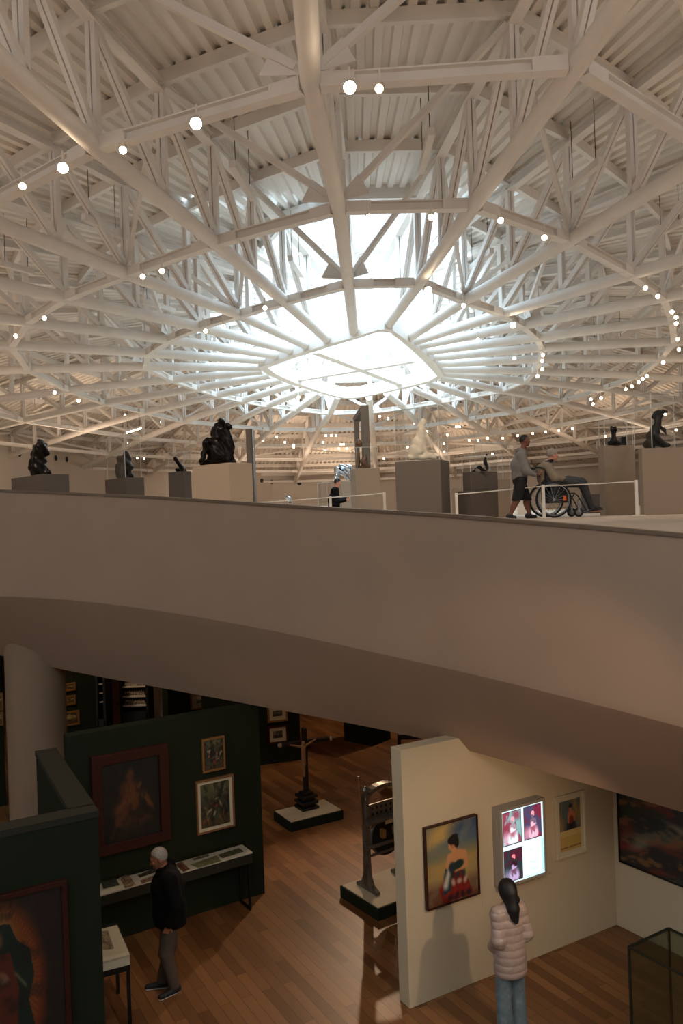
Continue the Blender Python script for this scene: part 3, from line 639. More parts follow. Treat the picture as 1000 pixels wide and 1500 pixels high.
# left sliver wall with pictures
A, U, nv = wall_px('wall_green_corner', (-60, 1190), (9, 1180), 3.0)
for q, lb, sd in (([(-30,1018),(5,1014),(5,1040),(-30,1045)], 'upper small landscape left of the white column', 4), ([(-30,1046),(5,1042),(5,1063),(-30,1067)], 'lower small landscape left of the white column', 5)):
    hang('painting', lb, 'painting', q, A, U, nv, landscape(20+sd, [(180, 150, 90), (120, 110, 80), (110, 76, 40), (60, 44, 26)]), .03, .04, 'gold')
# shelf cabinets with silverware
def cabinet(px0, px1, ytop, ybot, Y, lab):
    a, b = at(px0, ybot, Y), at(px1, ybot, Y); w = b[0]-a[0]; zt = at(px0, ytop, Y)[2]; zf = 0
    c0 = V((a[0]+b[0])/2, Y+.25, 0)
    t = thing('display_cabinet', lab, 'cabinet', c0)
    mb = MB(); mb.box((c0[0], Y+.5, zt/2), (w, .04, zt)); 
    for s_ in (-1, 1): mb.box((c0[0]+s_*w/2, Y+.25, zt/2), (.05, .5, zt))
    mb.box((c0[0], Y+.25, zt), (w, .5, .05)); mb.box((c0[0], Y+.25, .7), (w, .5, 1.4-.0)); mb.build('carcass', M['black'], t)
    return t, c0, w, zt
Yc = 17.5
t, c0, w, zt = cabinet(178, 216, 985, 1048, Yc, 'black cabinet with white shelves of silverware behind the green wall')
for sh in (1004, 1018, 1031):
    p = at(197, sh, Yc+.2); MB().box((c0[0], Yc+.25, p[2]), (w-.05, .45, .03)).build('shelf', M['post'], t)
    for k in range(9):
        x = c0[0]-w/2+.06+k*(w-.1)/9; r = random.uniform(.018, .03)
        tag(MB().lathe((x, Yc+.12, p[2]+.015), [(0, r*.7), (.01, r*.3), (.04, r), (.08, r*1.05), (.09, r*.5), (.11, r*.15)], 10).build('silver_cup', M['silver'], smooth=True), 'tiny silver cup lined up on a lit shelf of the black cabinet', 'cup', 'silverware on the cabinet shelves')
t, c0, w, zt = cabinet(142, 153, 985, 1035, Yc-.6, 'narrow dark glass cabinet left of the silverware shelves')
for sh in (1000, 1013, 1026): MB().box((c0[0], Yc-.35, at(150, sh, Yc-.4)[2]), (w-.05, .4, .03)).build('shelf', M['silver'], t)
mb = MB(); p = at(225, 1040, 18.5); mb.box((p[0], 18.6, 2.2), (.28, .28, 4.4)); o = struct('column_square', mb, M['wall'])
A, U, nv = wall_px('wall_green_end', (230, 1078), (300, 1070), 3.0)
# low dark block on the far floor
def boxcorner(name, label, cat, cx, xl, xr, ytop, Y, zb, phi, m, ztop=None, group=None, extra=None):
    a, b = ray(cx, ytop); c = V(a*Y, Y, 0); zt = EYE+b*Y if ztop is None else ztop
    ph = math.radians(phi); al = ray(xl, ytop)[0]; ar = ray(xr, ytop)[0]
    w1 = (c[0]-al*c[1])/(math.cos(ph)+al*math.sin(ph)); w2 = (ar*c[1]-c[0])/(math.sin(ph)-ar*math.cos(ph))
    d1 = V(-math.cos(ph), math.sin(ph), 0); d2 = V(math.sin(ph), math.cos(ph), 0); w1, w2 = max(w1, .05), max(w2, .05)
    o = c+d1*w1/2+d2*w2/2
    if m is not None:
        mb = MB(); mb.box((o[0], o[1], (zb+zt)/2), (w1, w2, zt-zb), d1, d2); ob = mb.build(name, M[m], bevel=.008)
        if cat: tag(ob, label, cat, group)
    return o, zt, d1, d2, w1, w2
# ---------------------------------------------------------------- implicit surface mesher
def surfnet(fn, lo, hi, h):
    lo = np.array(lo, float)-2*h; n = np.ceil((np.array(hi, float)+2*h-lo)/h).astype(int)+1
    ax = [lo[i]+h*np.arange(n[i]) for i in range(3)]; X, Y, Zz = np.meshgrid(*ax, indexing='ij')
    v = fn(X, Y, Zz); s = v < 0; cs = np.zeros(tuple(n-1)); pos = np.zeros(tuple(n-1)+(3,))
    I = np.indices(tuple(n-1)).transpose(1, 2, 3, 0).astype(float)
    cr = [(i, j, k) for i in (0, 1) for j in (0, 1) for k in (0, 1)]
    def sl(c): return tuple(slice(c[a], n[a]-1+c[a]) for a in range(3))
    for a in cr:
        for d in range(3):
            if a[d] == 0:
                b = list(a); b[d] = 1; va, vb = v[sl(a)], v[sl(b)]; m = (va < 0) != (vb < 0)
                t = np.where(m, va/(va-vb+1e-12), 0); p = np.array(a, float)[None, None, None]*np.ones_like(pos); p[..., d] = t
                pos += p*m[..., None]; cs += m
    act = cs > 0; idx = -np.ones(act.shape, int); idx[act] = np.arange(act.sum())
    verts = (I[act]+pos[act]/cs[act][:, None])*h+lo; faces = []
    for d in range(3):
        e1, e2 = [(1, 2), (2, 0), (0, 1)][d]; a = [slice(None)]*3; b = [slice(None)]*3; a[d] = slice(0, -1); b[d] = slice(1, None)
        m = s[tuple(a)] != s[tuple(b)]; q = np.argwhere(m)
        q = q[(q[:, e1] > 0) & (q[:, e2] > 0) & (q[:, e1] < n[e1]-1) & (q[:, e2] < n[e2]-1)]
        if not len(q): continue
        def g(o1, o2): r = q.copy(); r[:, e1] += o1; r[:, e2] += o2; return idx[r[:, 0], r[:, 1], r[:, 2]]
        f = np.stack([g(-1, -1), g(0, -1), g(0, 0), g(-1, 0)], 1); fl = s[tuple(a)][tuple(q.T)]
        f[~fl] = f[~fl][:, ::-1]; faces.append(f)
    return verts, np.concatenate(faces)
class Sd:
    def __init__(s, k=.03): s.p = []; s.k = k; s.lo = V(1e9, 1e9, 1e9); s.hi = -s.lo; s.cut = []; s.mod = None
    def _b(s, c, r): s.lo = np.minimum(s.lo, np.array(c)-r); s.hi = np.maximum(s.hi, np.array(c)+r)
    def cap(s, a, b, ra, rb=None, k=None):
        rb = ra if rb is None else rb; a, b = np.array(a, float), np.array(b, float); s._b(a, ra); s._b(b, rb); s.p.append(('c', a, b, ra, rb, k)); return s
    def chain(s, pts, rs, k=None):
        for i in range(len(pts)-1): s.cap(pts[i], pts[i+1], rs[i], rs[i+1], k)
        return s
    def ell(s, c, r, R=None, k=None): s._b(c, max(r)); s.p.append(('e', np.array(c, float), np.array(r, float), R, k)); return s
    def box(s, c, hs, R=None, rd=.01, k=None): s._b(c, np.linalg.norm(hs)); s.p.append(('b', np.array(c, float), np.array(hs, float), R, rd, k)); return s
    def sub(s, c, r): s.cut.append(('e', np.array(c, float), np.array(r, float), None, None)); return s
    def half(s, p, nv): s.cut.append(('h', np.array(p, float), nrm(nv))); return s      # removes the side nv points to
    def _d(s, q, X, Y, Z_):
        if q[0] == 'c':
            _, a, b, ra, rb, _k = q; ba = b-a; L = max(ba@ba, 1e-9); px, py, pz = X-a[0], Y-a[1], Z_-a[2]
            t = np.clip((px*ba[0]+py*ba[1]+pz*ba[2])/L, 0, 1); return np.sqrt((px-t*ba[0])**2+(py-t*ba[1])**2+(pz-t*ba[2])**2)-(ra+(rb-ra)*t)
        if q[0] == 'h': return None
        c = q[1]; R = q[3]; P = [X-c[0], Y-c[1], Z_-c[2]]
        if R is not None: P = [R[i][0]*P[0]+R[i][1]*P[1]+R[i][2]*P[2] for i in range(3)]
        r = q[2]
        if q[0] == 'e':
            k0 = np.sqrt(sum((P[i]/r[i])**2 for i in range(3))); k1 = np.sqrt(sum((P[i]/r[i]**2)**2 for i in range(3)))+1e-9; return k0*(k0-1)/k1
        Q = [np.abs(P[i])-r[i]+q[4] for i in range(3)]
        return np.sqrt(sum(np.maximum(x, 0)**2 for x in Q))+np.minimum(np.maximum(np.maximum(Q[0], Q[1]), Q[2]), 0)-q[4]
    def fn(s, X, Y, Z_):
        d = None
        for q in s.p:
            e = s._d(q, X, Y, Z_); k = q[-1] or s.k
            if d is None: d = e
            else: h = np.clip(.5+.5*(d-e)/k, 0, 1); d = d*(1-h)+e*h-k*h*(1-h)
        if s.mod: d = d+s.mod(X, Y, Z_)
        for q in s.cut:
            e = ((X-q[1][0])*q[2][0]+(Y-q[1][1])*q[2][1]+(Z_-q[1][2])*q[2][2]) if q[0] == 'h' else -s._d(q, X, Y, Z_)
            d = np.maximum(d, e)
        return d
    def mesh(s, h): return surfnet(s.fn, s.lo, s.hi, h)
def sdbuild(name, parts, m, parent=None, loc=None):
    """parts: list of (Sd, voxel); one mesh object"""
    vs, fs, o = [], [], 0
    for sd, h in parts:
        v, f = sd.mesh(h); vs.append(v); fs.append(f+o); o += len(v)
    v = np.concatenate(vs); f = np.concatenate(fs)
    org = np.array(parent['_o']) if parent is not None else (np.array(loc) if loc is not None else V(0, 0, 0))
    me = bpy.data.meshes.new(name); me.from_pydata((v-org).tolist(), [], f.tolist()); me.polygons.foreach_set('use_smooth', [True]*len(me.polygons)); me.materials.append(m)
    ob = bpy.data.objects.new(name, me); C.objects.link(ob)
    if parent is not None: ob.parent = parent
    elif loc is not None: ob.location = loc
    return ob

# ---------------------------------------------------------------- people
def basis(f, up=(0, 0, 1)):
    f = nrm(f); x = nrm(np.cross(f, up)); z = np.cross(x, f); return x, f, z          # right, forward, up
def hand(wr, d, palm, side, curl=.5, s=1.0, grip=False):
    """d: pointing direction, palm: direction the palm faces, side: +1 thumb to the left of (d x palm)"""
    d = nrm(d); palm = nrm(np.array(palm)-d*np.dot(palm, d)); ac = np.cross(d, palm)*side; q = Sd(.008)
    wr = np.array(wr, float); q.cap(wr-d*.02, wr+d*.02, .025*s, .026*s)
    for t in (-1, -.33, .33, 1): q.cap(wr+d*.02+ac*.018*t*s, wr+d*.085*s+ac*.027*t*s, .015*s, .0125*s, .012)
    for t, L in ((-1, .062), (-.33, .075), (.33, .08), (1, .072)):
        p = wr+d*.088*s+ac*.027*t*s; a = curl*.5; pts = [p]; rs = [.0095*s]
        for seg in (.45, .32, .23):
            a += curl*.75; dd = d*math.cos(a)+palm*math.sin(a); p = p+dd*L*seg*s*1.1; pts.append(p); rs.append(.0085*s-.0006*len(rs))
        q.chain(pts, rs, .005)
    p0 = wr+d*.03*s+ac*.024*s; p1 = p0+nrm(d*.6+ac*.75+palm*.35)*.04*s; p2 = p1+nrm(d*.9+ac*.2+palm*.5)*.032*s; p3 = p2+nrm(d*.9+palm*.6-ac*.1)*.024*s
    q.chain([p0, p1, p2, p3], [.014*s, .0115*s, .01*s, .008*s], .008); return q
def human(t, J, hd, m, hair=None, h=.014, s=1.0, build=1.0, hands=((.6, 1), (.6, -1)), handdirs=None, ears=True, nohands=False):
    """J: joints in world space, hd: head forward direction; body is one continuous mesh"""
    b = Sd(.04); P = {k: np.array(v, float) for k, v in J.items()}
    x, f, z = basis(hd); fx = nrm(P['shR']-P['shL']); up = nrm(P['neck']-P['pel'])
    b.cap(P['pel']-fx*.06, P['pel']+fx*.06, .115*build, .115*build); b.chain([P['pel'], P['che'], P['neck']], [.12*build, .125*build, .055*s])
    b.cap(P['che']-fx*.07, P['che']+fx*.07, .115*build, .115*build); b.cap(P['shL'], P['shR'], .052*s, .052*s, .05)
    b.cap(P['neck']-up*.03, P['head']-z*.03, .052*s, .05*s)
    for S in 'LR':
        b.chain([P['sh'+S], P['el'+S], P['wr'+S]], [.052*s, .041*s, .026*s], .03)
        b.cap(P['el'+S]*.8+P['wr'+S]*.2, P['el'+S]*.55+P['wr'+S]*.45, .042*s, .034*s)
        b.chain([P['hip'+S], P['kn'+S], P['an'+S]], [.088*s*build, .058*s, .038*s], .03)
        k_, a_ = P['kn'+S], P['an'+S]; back = nrm(k_-a_); cf = P['to'+S]-a_; cf[2] = 0; cf = nrm(cf) if np.linalg.norm(cf) > .01 else f
        b.cap(k_*.8+a_*.2-cf*.02, k_*.5+a_*.5-cf*.015, .055*s, .045*s)
        b.cap(P['an'+S]-V(0, 0, .03)-cf*.02, P['to'+S], .036*s, .028*s)
    c = P['head']; k = .02
    hd_ = Sd(.02); Rm = [x, f, z]
    hd_.ell(c+z*.02-f*.01, (.075*s, .092*s, .098*s), Rm); hd_.ell(c-z*.045+f*.025, (.055*s, .06*s, .062*s), Rm, .03); hd_.cap(c-z*.09+f*.055, c-z*.09+f*.06, .02*s, .018*s)
    hd_.cap(c+f*.082+z*.01, c+f*.1-z*.028, .009*s, .014*s, .012); hd_.cap(c-x*.03+f*.078+z*.03, c+x*.03+f*.078+z*.03, .012*s, .012*s, .02)
    for e in (-1, 1):
        hd_.ell(c+x*.077*e*s-f*.005-z*.005, (.012, .022, .032), Rm, .008); hd_.ell(c+x*.032*e+f*.075-z*.012, (.02, .018, .018), Rm)
    hd_.cap(c-x*.02+f*.083-z*.062, c+x*.02+f*.083-z*.062, .009, .009, .008)
    hd_.cap(c-z*.06-f*.02, P['neck']-up*.02, .052*s, .054*s)
    for e in (-1, 1): hd_.sub(c+x*.031*e+f*.098+z*.01, (.014, .012, .009))
    parts = [(b, h), (hd_, .006)]
    if not nohands:
        for i, S in enumerate('LR'):
            if handdirs: d, pl = handdirs[i]
            else: d = P['wr'+S]-P['el'+S]; pl = -fx*(-1 if S == 'L' else 1)
            parts.append((hand(P['wr'+S], d, pl, hands[i][1], hands[i][0], s), .0042))
    return sdbuild('body', parts, M[m], t)
def hairmesh(t, c, hd, m, s=1.0, extra=None, low=-.03, name='hair', front=.035, puff=1.0):
    x, f, z = basis(hd); q = Sd(.02); c = np.array(c); q.ell(c+z*.028-f*.015, (.084*s*puff, .099*s*puff, .102*s*puff), [x, f, z])
    if extra: extra(q, c, x, f, z)
    q.half(c+f*front*s+z*.035, nrm(f-z*.9)); 
    if extra is None: q.half(c+z*low, -z+f*.25)
    return sdbuild(name, [(q, .007)], M[m], t)
def shoe(t, an, to, m='shoe', sole='sole'):
    an, to = np.array(an, float), np.array(to, float); d = to-an; d[2] = 0; d = nrm(d); g = to[2]-.03
    a = V(an[0], an[1], g+.045)-d*.04; b = V(to[0], to[1], g+.035); x = np.cross(d, (0, 0, 1))
    q = Sd(.03); q.cap(a, b, .045, .034); q.cap(a+V(0, 0, .02), V(an[0], an[1], g+.075), .042, .045); q.half(a-V(0, 0, .032), (0, 0, -1))
    o = sdbuild('shoe', [(q, .008)], M[m], t)
    q = Sd(.01); q.cap(a, b, .048, .038); q.half(V(0, 0, g+.024), (0, 0, 1)); q.half(V(0, 0, g), (0, 0, -1))
    sl = sdbuild('sole', [(q, .006)], M[sole], t); sl.parent = o
def loc2w(o, f):
    x, ff, z = basis(f); o = np.array(o, float); return lambda a, b, c: o+x*a+ff*b+z*c

# woman in front of the screens
o = onz(751, 1522, 0); ff = nrm(V(-.35, .94, 0)); L = loc2w(o, ff)
J = dict(pel=L(0,0,.9), che=L(0,.01,1.2), neck=L(0,0,1.39), head=L(-.0,.02,1.52), shL=L(-.13,0,1.32), shR=L(.13,0,1.32), elL=L(-.165,-.06,1.08), elR=L(.175,-.05,1.08), wrL=L(-.14,.09,.94), wrR=L(.14,.1,.94),
         hipL=L(-.075,0,.86), hipR=L(.075,0,.86), knL=L(-.08,.02,.47), knR=L(.085,.02,.47), anL=L(-.09,-.01,.08), anR=L(.09,0,.08), toL=L(-.1,.15,.03), toR=L(.11,.15,.03))
t = thing('person', 'woman with long black ponytail, pale puffer jacket and jeans facing the lit screens', 'person', o)
human(t, J, ff+V(0, 0, .12), 'skin', s=.93, build=.72, hands=((1.0, 1), (1.0, -1)))
def pony(q, c, x, f, z):
    q.cap(c-z*.02-f*.03, c-z*.1-f*.045, .085, .066); q.chain([c+z*.02-f*.09, c-f*.125-z*.12, c-f*.15-z*.28+x*.005, c-f*.15-z*.45+x*.015, c-f*.145-z*.62+x*.035], [.055, .062, .05, .04, .018], .03)
    q.ell(c-f*.07-z*.07+x*.075, (.035, .03, .05))
hairmesh(t, J['head'], ff+V(0, 0, .12), 'hairb', 1.1, pony, front=.05)
q = Sd(.035); q.chain([J['pel']-V(0,0,.16), J['pel'], J['che'], J['neck']-V(0,0,.05)], [.14, .13, .12, .08]); q.cap(J['shL'], J['shR'], .07, .07)
for e in (-1, 1): q.cap(L(.045*e,0,.74), L(.045*e,0,1.22), .13, .105)
for S in 'LR': q.chain([J['sh'+S], J['el'+S], J['wr'+S]], [.072, .066, .056])
q.cap(L(0,-.02,1.37), L(0,-.04,1.34), .075, .085, .03)
zb = L(0,0,0)[2]; q.mod = lambda X, Y, Zz: -.008*np.abs(np.sin((Zz-zb)*math.pi/.075))**.5+.003
q.half(L(0,0,.68), (0, 0, -1)); sdbuild('puffer_jacket', [(q, .008)], M['puffer'], t)
q = Sd(.035); q.cap(L(-.045,0,.84), L(.045,0,.84), .11, .11)
for S, e in (('L', -1), ('R', 1)): q.chain([J['hip'+S], J['kn'+S], J['an'+S]+V(0,0,.0)], [.095, .078, .084], .02)
q.half(L(0,0,.04), (0,0,-1)); sdbuild('jeans', [(q, .011)], M['jeans'], t)
for S in 'LR': shoe(t, J['an'+S], J['to'+S], 'sole', 'sole')

# man in black by the showcase
o = onz(252, 1453, 0); fm_ = nrm(V(-.93, -.25, 0)); L = loc2w(o, fm_)
J = dict(pel=L(0,0,.93), che=L(0,.02,1.25), neck=L(0,.03,1.44), head=L(0,.1,1.565), shL=L(-.18,.0,1.38), shR=L(.18,.0,1.38), elL=L(-.24,-.08,1.11), elR=L(.24,-.12,1.11), wrL=L(-.22,.02,.88), wrR=L(.22,-.12,.86),
         hipL=L(-.09,0,.9), hipR=L(.09,0,.9), knL=L(-.07,.06,.5), knR=L(.09,-.0,.5), anL=L(-.05,-.02,.08), anR=L(.12,.1,.08), toL=L(-.13,.13,.03), toR=L(.13,.27,.03))
t = thing('person', 'grey-haired man in black jacket and grey trousers bending his head over the long showcase', 'person', o)
hf = nrm(fm_+V(0, -.1, -.3)); human(t, J, hf, 'skin', hands=((.7, 1), (.7, -1)))
hairmesh(t, J['head'], hf, 'hairg', 1.0, None, low=-.05, front=.02)
q = Sd(.05); q.chain([J['pel']-V(0,0,.08), J['pel'], J['che'], J['neck']-V(0,0,.04)], [.175, .18, .175, .1]); q.cap(J['shL'], J['shR'], .085, .085)
for e in (-1, 1): q.cap(L(.06*e,-.04,.83), L(.07*e,-.02,1.25), .14, .15)
for S in 'LR': q.chain([J['sh'+S], J['el'+S], J['wr'+S]+(J['el'+S]-J['wr'+S])*.12], [.09, .08, .062])
q.half(L(0,0,.8), (0, 0, -1)); sdbuild('jacket', [(q, .012)], M['jacket'], t)
q = Sd(.04); q.cap(L(-.05,0,.88), L(.05,0,.88), .125, .125)
for S in 'LR': q.chain([J['hip'+S], J['kn'+S], J['an'+S]+V(0,0,.03)], [.105, .08, .065], .02)
q.half(L(0,0,.06), (0,0,-1)); sdbuild('trousers', [(q, .011)], M['trous'], t)
for S in 'LR': shoe(t, J['an'+S], J['to'+S])

# man pushing the wheelchair
YB = 16.3; MP = YB/F
def pj(x, y, d=0, Yb=YB): return at(x, y, Yb+d)
J = dict(pel=pj(761,704), che=pj(761,681), neck=pj(765,660), head=pj(768.5,646), shL=pj(761,666,.17), shR=pj(763,667,-.17), elL=pj(769,688,.2), elR=pj(771,690,-.22), wrL=pj(784,693,.2), wrR=pj(784,695,-.2),
         hipL=pj(761,706,.09), hipR=pj(762,706,-.09), knL=pj(771,733,.1), knR=pj(757,733,-.1), anL=pj(775,755,.1), anR=pj(747.5,754,-.1), toL=pj(784,759.3,.1), toR=pj(754,759.3,-.12))
gz = UP; J['toL'][2] = J['toR'][2] = gz+.03; J['anL'][2] = gz+.08; J['anR'][2] = gz+.1
t = thing('person', 'standing man in grey hoodie and black shorts pushing the wheelchair', 'person', V(J['pel'][0], YB, gz))
human(t, J, nrm(V(1, -.05, .02)), 'skind', hands=((1.3, 1), (1.3, -1)), handdirs=[(V(1, 0, .05), V(0, 0, -1)), (V(1, 0, .05), V(0, 0, -1))])
hairmesh(t, J['head'], V(1, -.05, .02), 'hairb', .97, None, low=-.0, front=.0)
q = Sd(.05); q.chain([J['pel']+V(.0,0,.08), J['che'], J['neck']-V(.02,0,.05)], [.16, .165, .1]); q.cap(J['shL'], J['shR'], .08, .08); q.cap(J['che']-V(0,.06,0), J['che']+V(0,.06,0), .16, .16)
for S in 'LR': q.chain([J['sh'+S], J['el'+S], J['wr'+S]-V(.02, 0, 0)], [.085, .072, .048])
q.half(J['pel']+V(0, 0, .02), (0, 0, -1)); hz = J['pel'][2]+.06; ob = sdbuild('hoodie', [(q, .011)], M['hoodie'], t)
q = Sd(.03); q.cap(J['neck']-V(.07, .04, .0), J['neck']-V(.07, -.04, .0), .065, .065); q.cap(J['neck']+V(-.02, -.07, .0), J['neck']+V(.04, -.05, -.03), .035, .03); sdbuild('hood', [(q, .01)], M['hoodie'], t)
q = Sd(.04); q.cap(J['pel']-V(0,.05,0), J['pel']+V(0,.05,0), .135, .135)
for S in 'LR': q.chain([J['hip'+S], J['kn'+S]], [.115, .105], .03)
q.half(V(0, 0, min(J['knL'][2], J['knR'][2])+.0), (0, 0, -1)); q.half(J['pel']+V(0, 0, .1), (0, 0, 1)); sdbuild('shorts', [(q, .011)], M['blackcloth'], t)
for S in 'LR': shoe(t, J['an'+S], J['to'+S], 'shoe', 'shoe')

# wheelchair and its passenger
YW = 16.25; wc = pj(805, 734, 0, YW); R = wc[2]-gz-.012; R = .355; wc[2] = gz+R
t = thing('wheelchair', 'black wheelchair with large spoked rear wheels, pushed by the man in shorts', 'wheelchair', V(wc[0], YW, gz))
for dy in (-.29, .29):
    c = V(wc[0], YW+dy, wc[2]); ax = V(0, 1, 0)
    wh = MB().torus(c, R-.018, .018, ax, 48, 8).build('rear_wheel', M['rubber'], t, True)
    x = MB().torus(c, R-.045, .012, ax, 48, 6).build('rim', M['chrome'], t, True); x.parent = wh
    x = MB().torus(c+ax*.05*np.sign(dy), R-.06, .009, ax, 48, 6).build('push_ring', M['chrome'], t, True); x.parent = wh
    mb = MB()
    for k in range(18):
        a = k*math.pi/9; e = c+V(math.cos(a), 0, math.sin(a))*(R-.045); mb.poly([c+ax*.03*(-1)**k, e], .0025, 5)
    x = mb.build('spokes', M['chrome'], t); x.parent = wh
    x = MB().lathe(c-ax*.04, [(0, .03), (.08, .03)], 14, ax).build('hub', M['chrome'], t, True); x.parent = wh
    x = MB().box(c+V(.22, 0, .02), (.05, .012, .09)).build('reflector', M['reflector'], t); x.parent = wh
    cc_ = pj(842, 755, 0, YW); cc_ = V(cc_[0], YW+dy*.85, gz+.095)
    cw = MB().torus(cc_, .07, .024, ax, 28, 8).build('caster_wheel', M['rubber'], t, True); x = MB().lathe(cc_-ax*.015, [(0, .055), (.03, .055)], 16, ax).build('caster_disc', M['hoodie'], t, True); x.parent = cw
    mb = MB(); mb.box(cc_+V(0, .035, .06), (.04, .01, .13)); mb.box(cc_+V(0, -.035, .06), (.04, .01, .13)); mb.box(cc_+V(0, 0, .125), (.05, .08, .015)); mb.poly([cc_+V(0, 0, .13), cc_+V(0, 0, .26)], .014, 8); mb.build('caster_fork', M['chrome'], t, True)
    s_ = dy*.8; S0 = V(wc[0]-.07, YW+s_, gz+.5); mb = MB()
    mb.poly([S0+V(-.02, 0, -.2), S0+V(-.05, 0, .45), S0+V(-.15, 0, .5)], .013, 8); mb.poly([S0+V(-.02, 0, -.03), S0+V(.5, 0, -.03), S0+V(.58, 0, -.1)], .013, 8); mb.poly([S0+V(-.02, 0, -.2), S0+V(.4, 0, -.2), S0+V(.5, 0, -.03)], .013, 8)
    mb.poly([S0+V(.56, 0, -.08), S0+V(.72, 0, -.38)], .012, 8); mb.build('side_frame', M['darkmetal'], t, True)
    MB().lathe(S0+V(-.13, 0, .49), [(0, .019), (.11, .019)], 10, (-1, 0, .1)).build('push_handle', M['rubber'], t, True)
    MB().box(S0+V(.2, 0, .2), (.36, .05, .035)).build('armrest', M['black'], t, bevel=.01); MB().box(S0+V(.2, -.0, .08), (.34, .012, .2)).build('side_guard', M['black'], t); MB().box(S0+V(.16, 0, -.1), (.4, .01, .2)).build('frame_cover', M['black'], t)
    MB().box(S0+V(.75, 0, -.38), (.2, .14, .015), (.94, 0, .3), (0, 1, 0), (-.3, 0, .94)).build('footplate', M['black'], t)
S0 = V(wc[0]-.07, YW, gz+.5)
MB().box(S0+V(.2, 0, .0), (.44, .44, .06)).build('seat', M['black'], t, bevel=.02); MB().box(S0+V(-.05, 0, .25), (.03, .42, .42), (1, 0, .07)).build('backrest', M['black'], t, bevel=.01)
ww = lambda x, y, d=0: pj(x, y, d, YW)
J = dict(pel=ww(799,703), che=ww(797,690), neck=ww(801,678), head=ww(809.5,667), shL=ww(800,683,.17), shR=ww(801,684,-.17), elL=ww(815,699,.22), elR=ww(812,700,-.23), wrL=ww(828,701,.06), wrR=ww(829,703,-.07),
         hipL=ww(800,706,.09), hipR=ww(801,706,-.09), knL=ww(851,706,.11), knR=ww(853,708,-.11), anL=ww(866,743,.1), anR=ww(867,745,-.1), toL=ww(877,746,.1), toR=ww(879,748,-.1))
t = thing('person', 'elderly passenger in the wheelchair with grey beanie, scarf and beige coat', 'person', V(J['pel'][0], YW, gz+.5))
human(t, J, nrm(V(1, -.08, -.02)), 'skinp', hands=((1.0, 1), (1.0, -1)), s=.95)
hairmesh(t, J['head']+V(0, 0, .012), V(1, -.08, .1), 'beanie', 1.07, None, low=.0, name='beanie', front=.09, puff=1.02)
q = Sd(.05); q.chain([J['pel']+V(0,0,.03), J['che'], J['neck']-V(0.01,0,.05)], [.17, .16, .1]); q.cap(J['shL'], J['shR'], .085, .085)
for S in 'LR': q.chain([J['sh'+S], J['el'+S], J['wr'+S]-V(.03, 0, 0)], [.09, .08, .055])
sdbuild('coat', [(q, .011)], M['coat'], t)
MB().torus(J['neck']+V(.02, 0, .02), .075, .035, (-.3, 0, 1), 24, 10).build('scarf', M['blackcloth'], t, True)
q = Sd(.04); q.cap(J['hipL'], J['hipR'], .11, .11)
for S in 'LR': q.chain([J['hip'+S], J['kn'+S], J['an'+S]], [.105, .088, .06], .03)
q.cap(ww(832, 704, 0), ww(845, 705, 0), .1, .09); sdbuild('trousers', [(q, .011)], M['jeans'] if 0 else mat('dark_denim', (52, 52, 54), .85, noise=.25, nscale=14), t)
for S in 'LR':
    a, b_ = J['an'+S].copy(), J['to'+S].copy(); dd = nrm(b_-a); q = Sd(.03); q.cap(a-V(.02, 0, .0), b_+V(.03, 0, .0), .055, .042); q.half(a-V(0, 0, .05), (.1, 0, -1)); sdbuild('shoe', [(q, .008)], M['shoe'], t)
# visitor far behind the pedestals
YV = 23.; v_ = lambda x, y, d=0: at(x, y, YV+d)
J = dict(pel=v_(489,751), che=v_(489,732), neck=v_(491,715), head=v_(494.5,707), shL=v_(489,719,.18), shR=v_(489,719,-.18), elL=v_(494,734,.22), elR=v_(492,735,-.22), wrL=v_(506,730,.15), wrR=v_(505,733,-.12),
         hipL=v_(489,753,.09), hipR=v_(489,753,-.09), knL=v_(490,772,.1), knR=v_(489,772,-.1), anL=v_(489,790,.1), anR=v_(488,790,-.1), toL=v_(496,792,.1), toR=v_(495,792,-.1))
# feet brought to the floor by sliding the legs
for k in ('anL', 'anR'): J[k][2] = UP+.08
for k in ('toL', 'toR'): J[k][2] = UP+.03
for S in 'LR': J['kn'+S] = (J['hip'+S]+J['an'+S])/2+V(.02, 0, 0)
t = thing('person', 'distant visitor in dark jacket standing among the pedestals left of the cream pedestal', 'person', V(J['pel'][0], YV, UP))
human(t, J, nrm(V(1, -.15, -.25)), 'skinp', h=.016); hairmesh(t, J['head'], V(1, -.15, -.25), 'hairb', 1.0, None, low=-.02, front=.03)
q = Sd(.05); q.chain([J['pel'], J['che'], J['neck']-V(0,0,.05)], [.17, .17, .1]); q.cap(J['shL'], J['shR'], .08, .08)
for S in 'LR': q.chain([J['sh'+S], J['el'+S], J['wr'+S]], [.085, .075, .05])
sdbuild('jacket', [(q, .014)], M['jacket'], t); q = Sd(.04); q.cap(J['hipL'], J['hipR'], .11, .11)
for S in 'LR': q.chain([J['hip'+S], J['kn'+S], J['an'+S]], [.1, .075, .06], .03)
sdbuild('trousers', [(q, .014)], M['blackcloth'], t)
for S in 'LR': shoe(t, J['an'+S], J['to'+S], 'shoe', 'shoe')

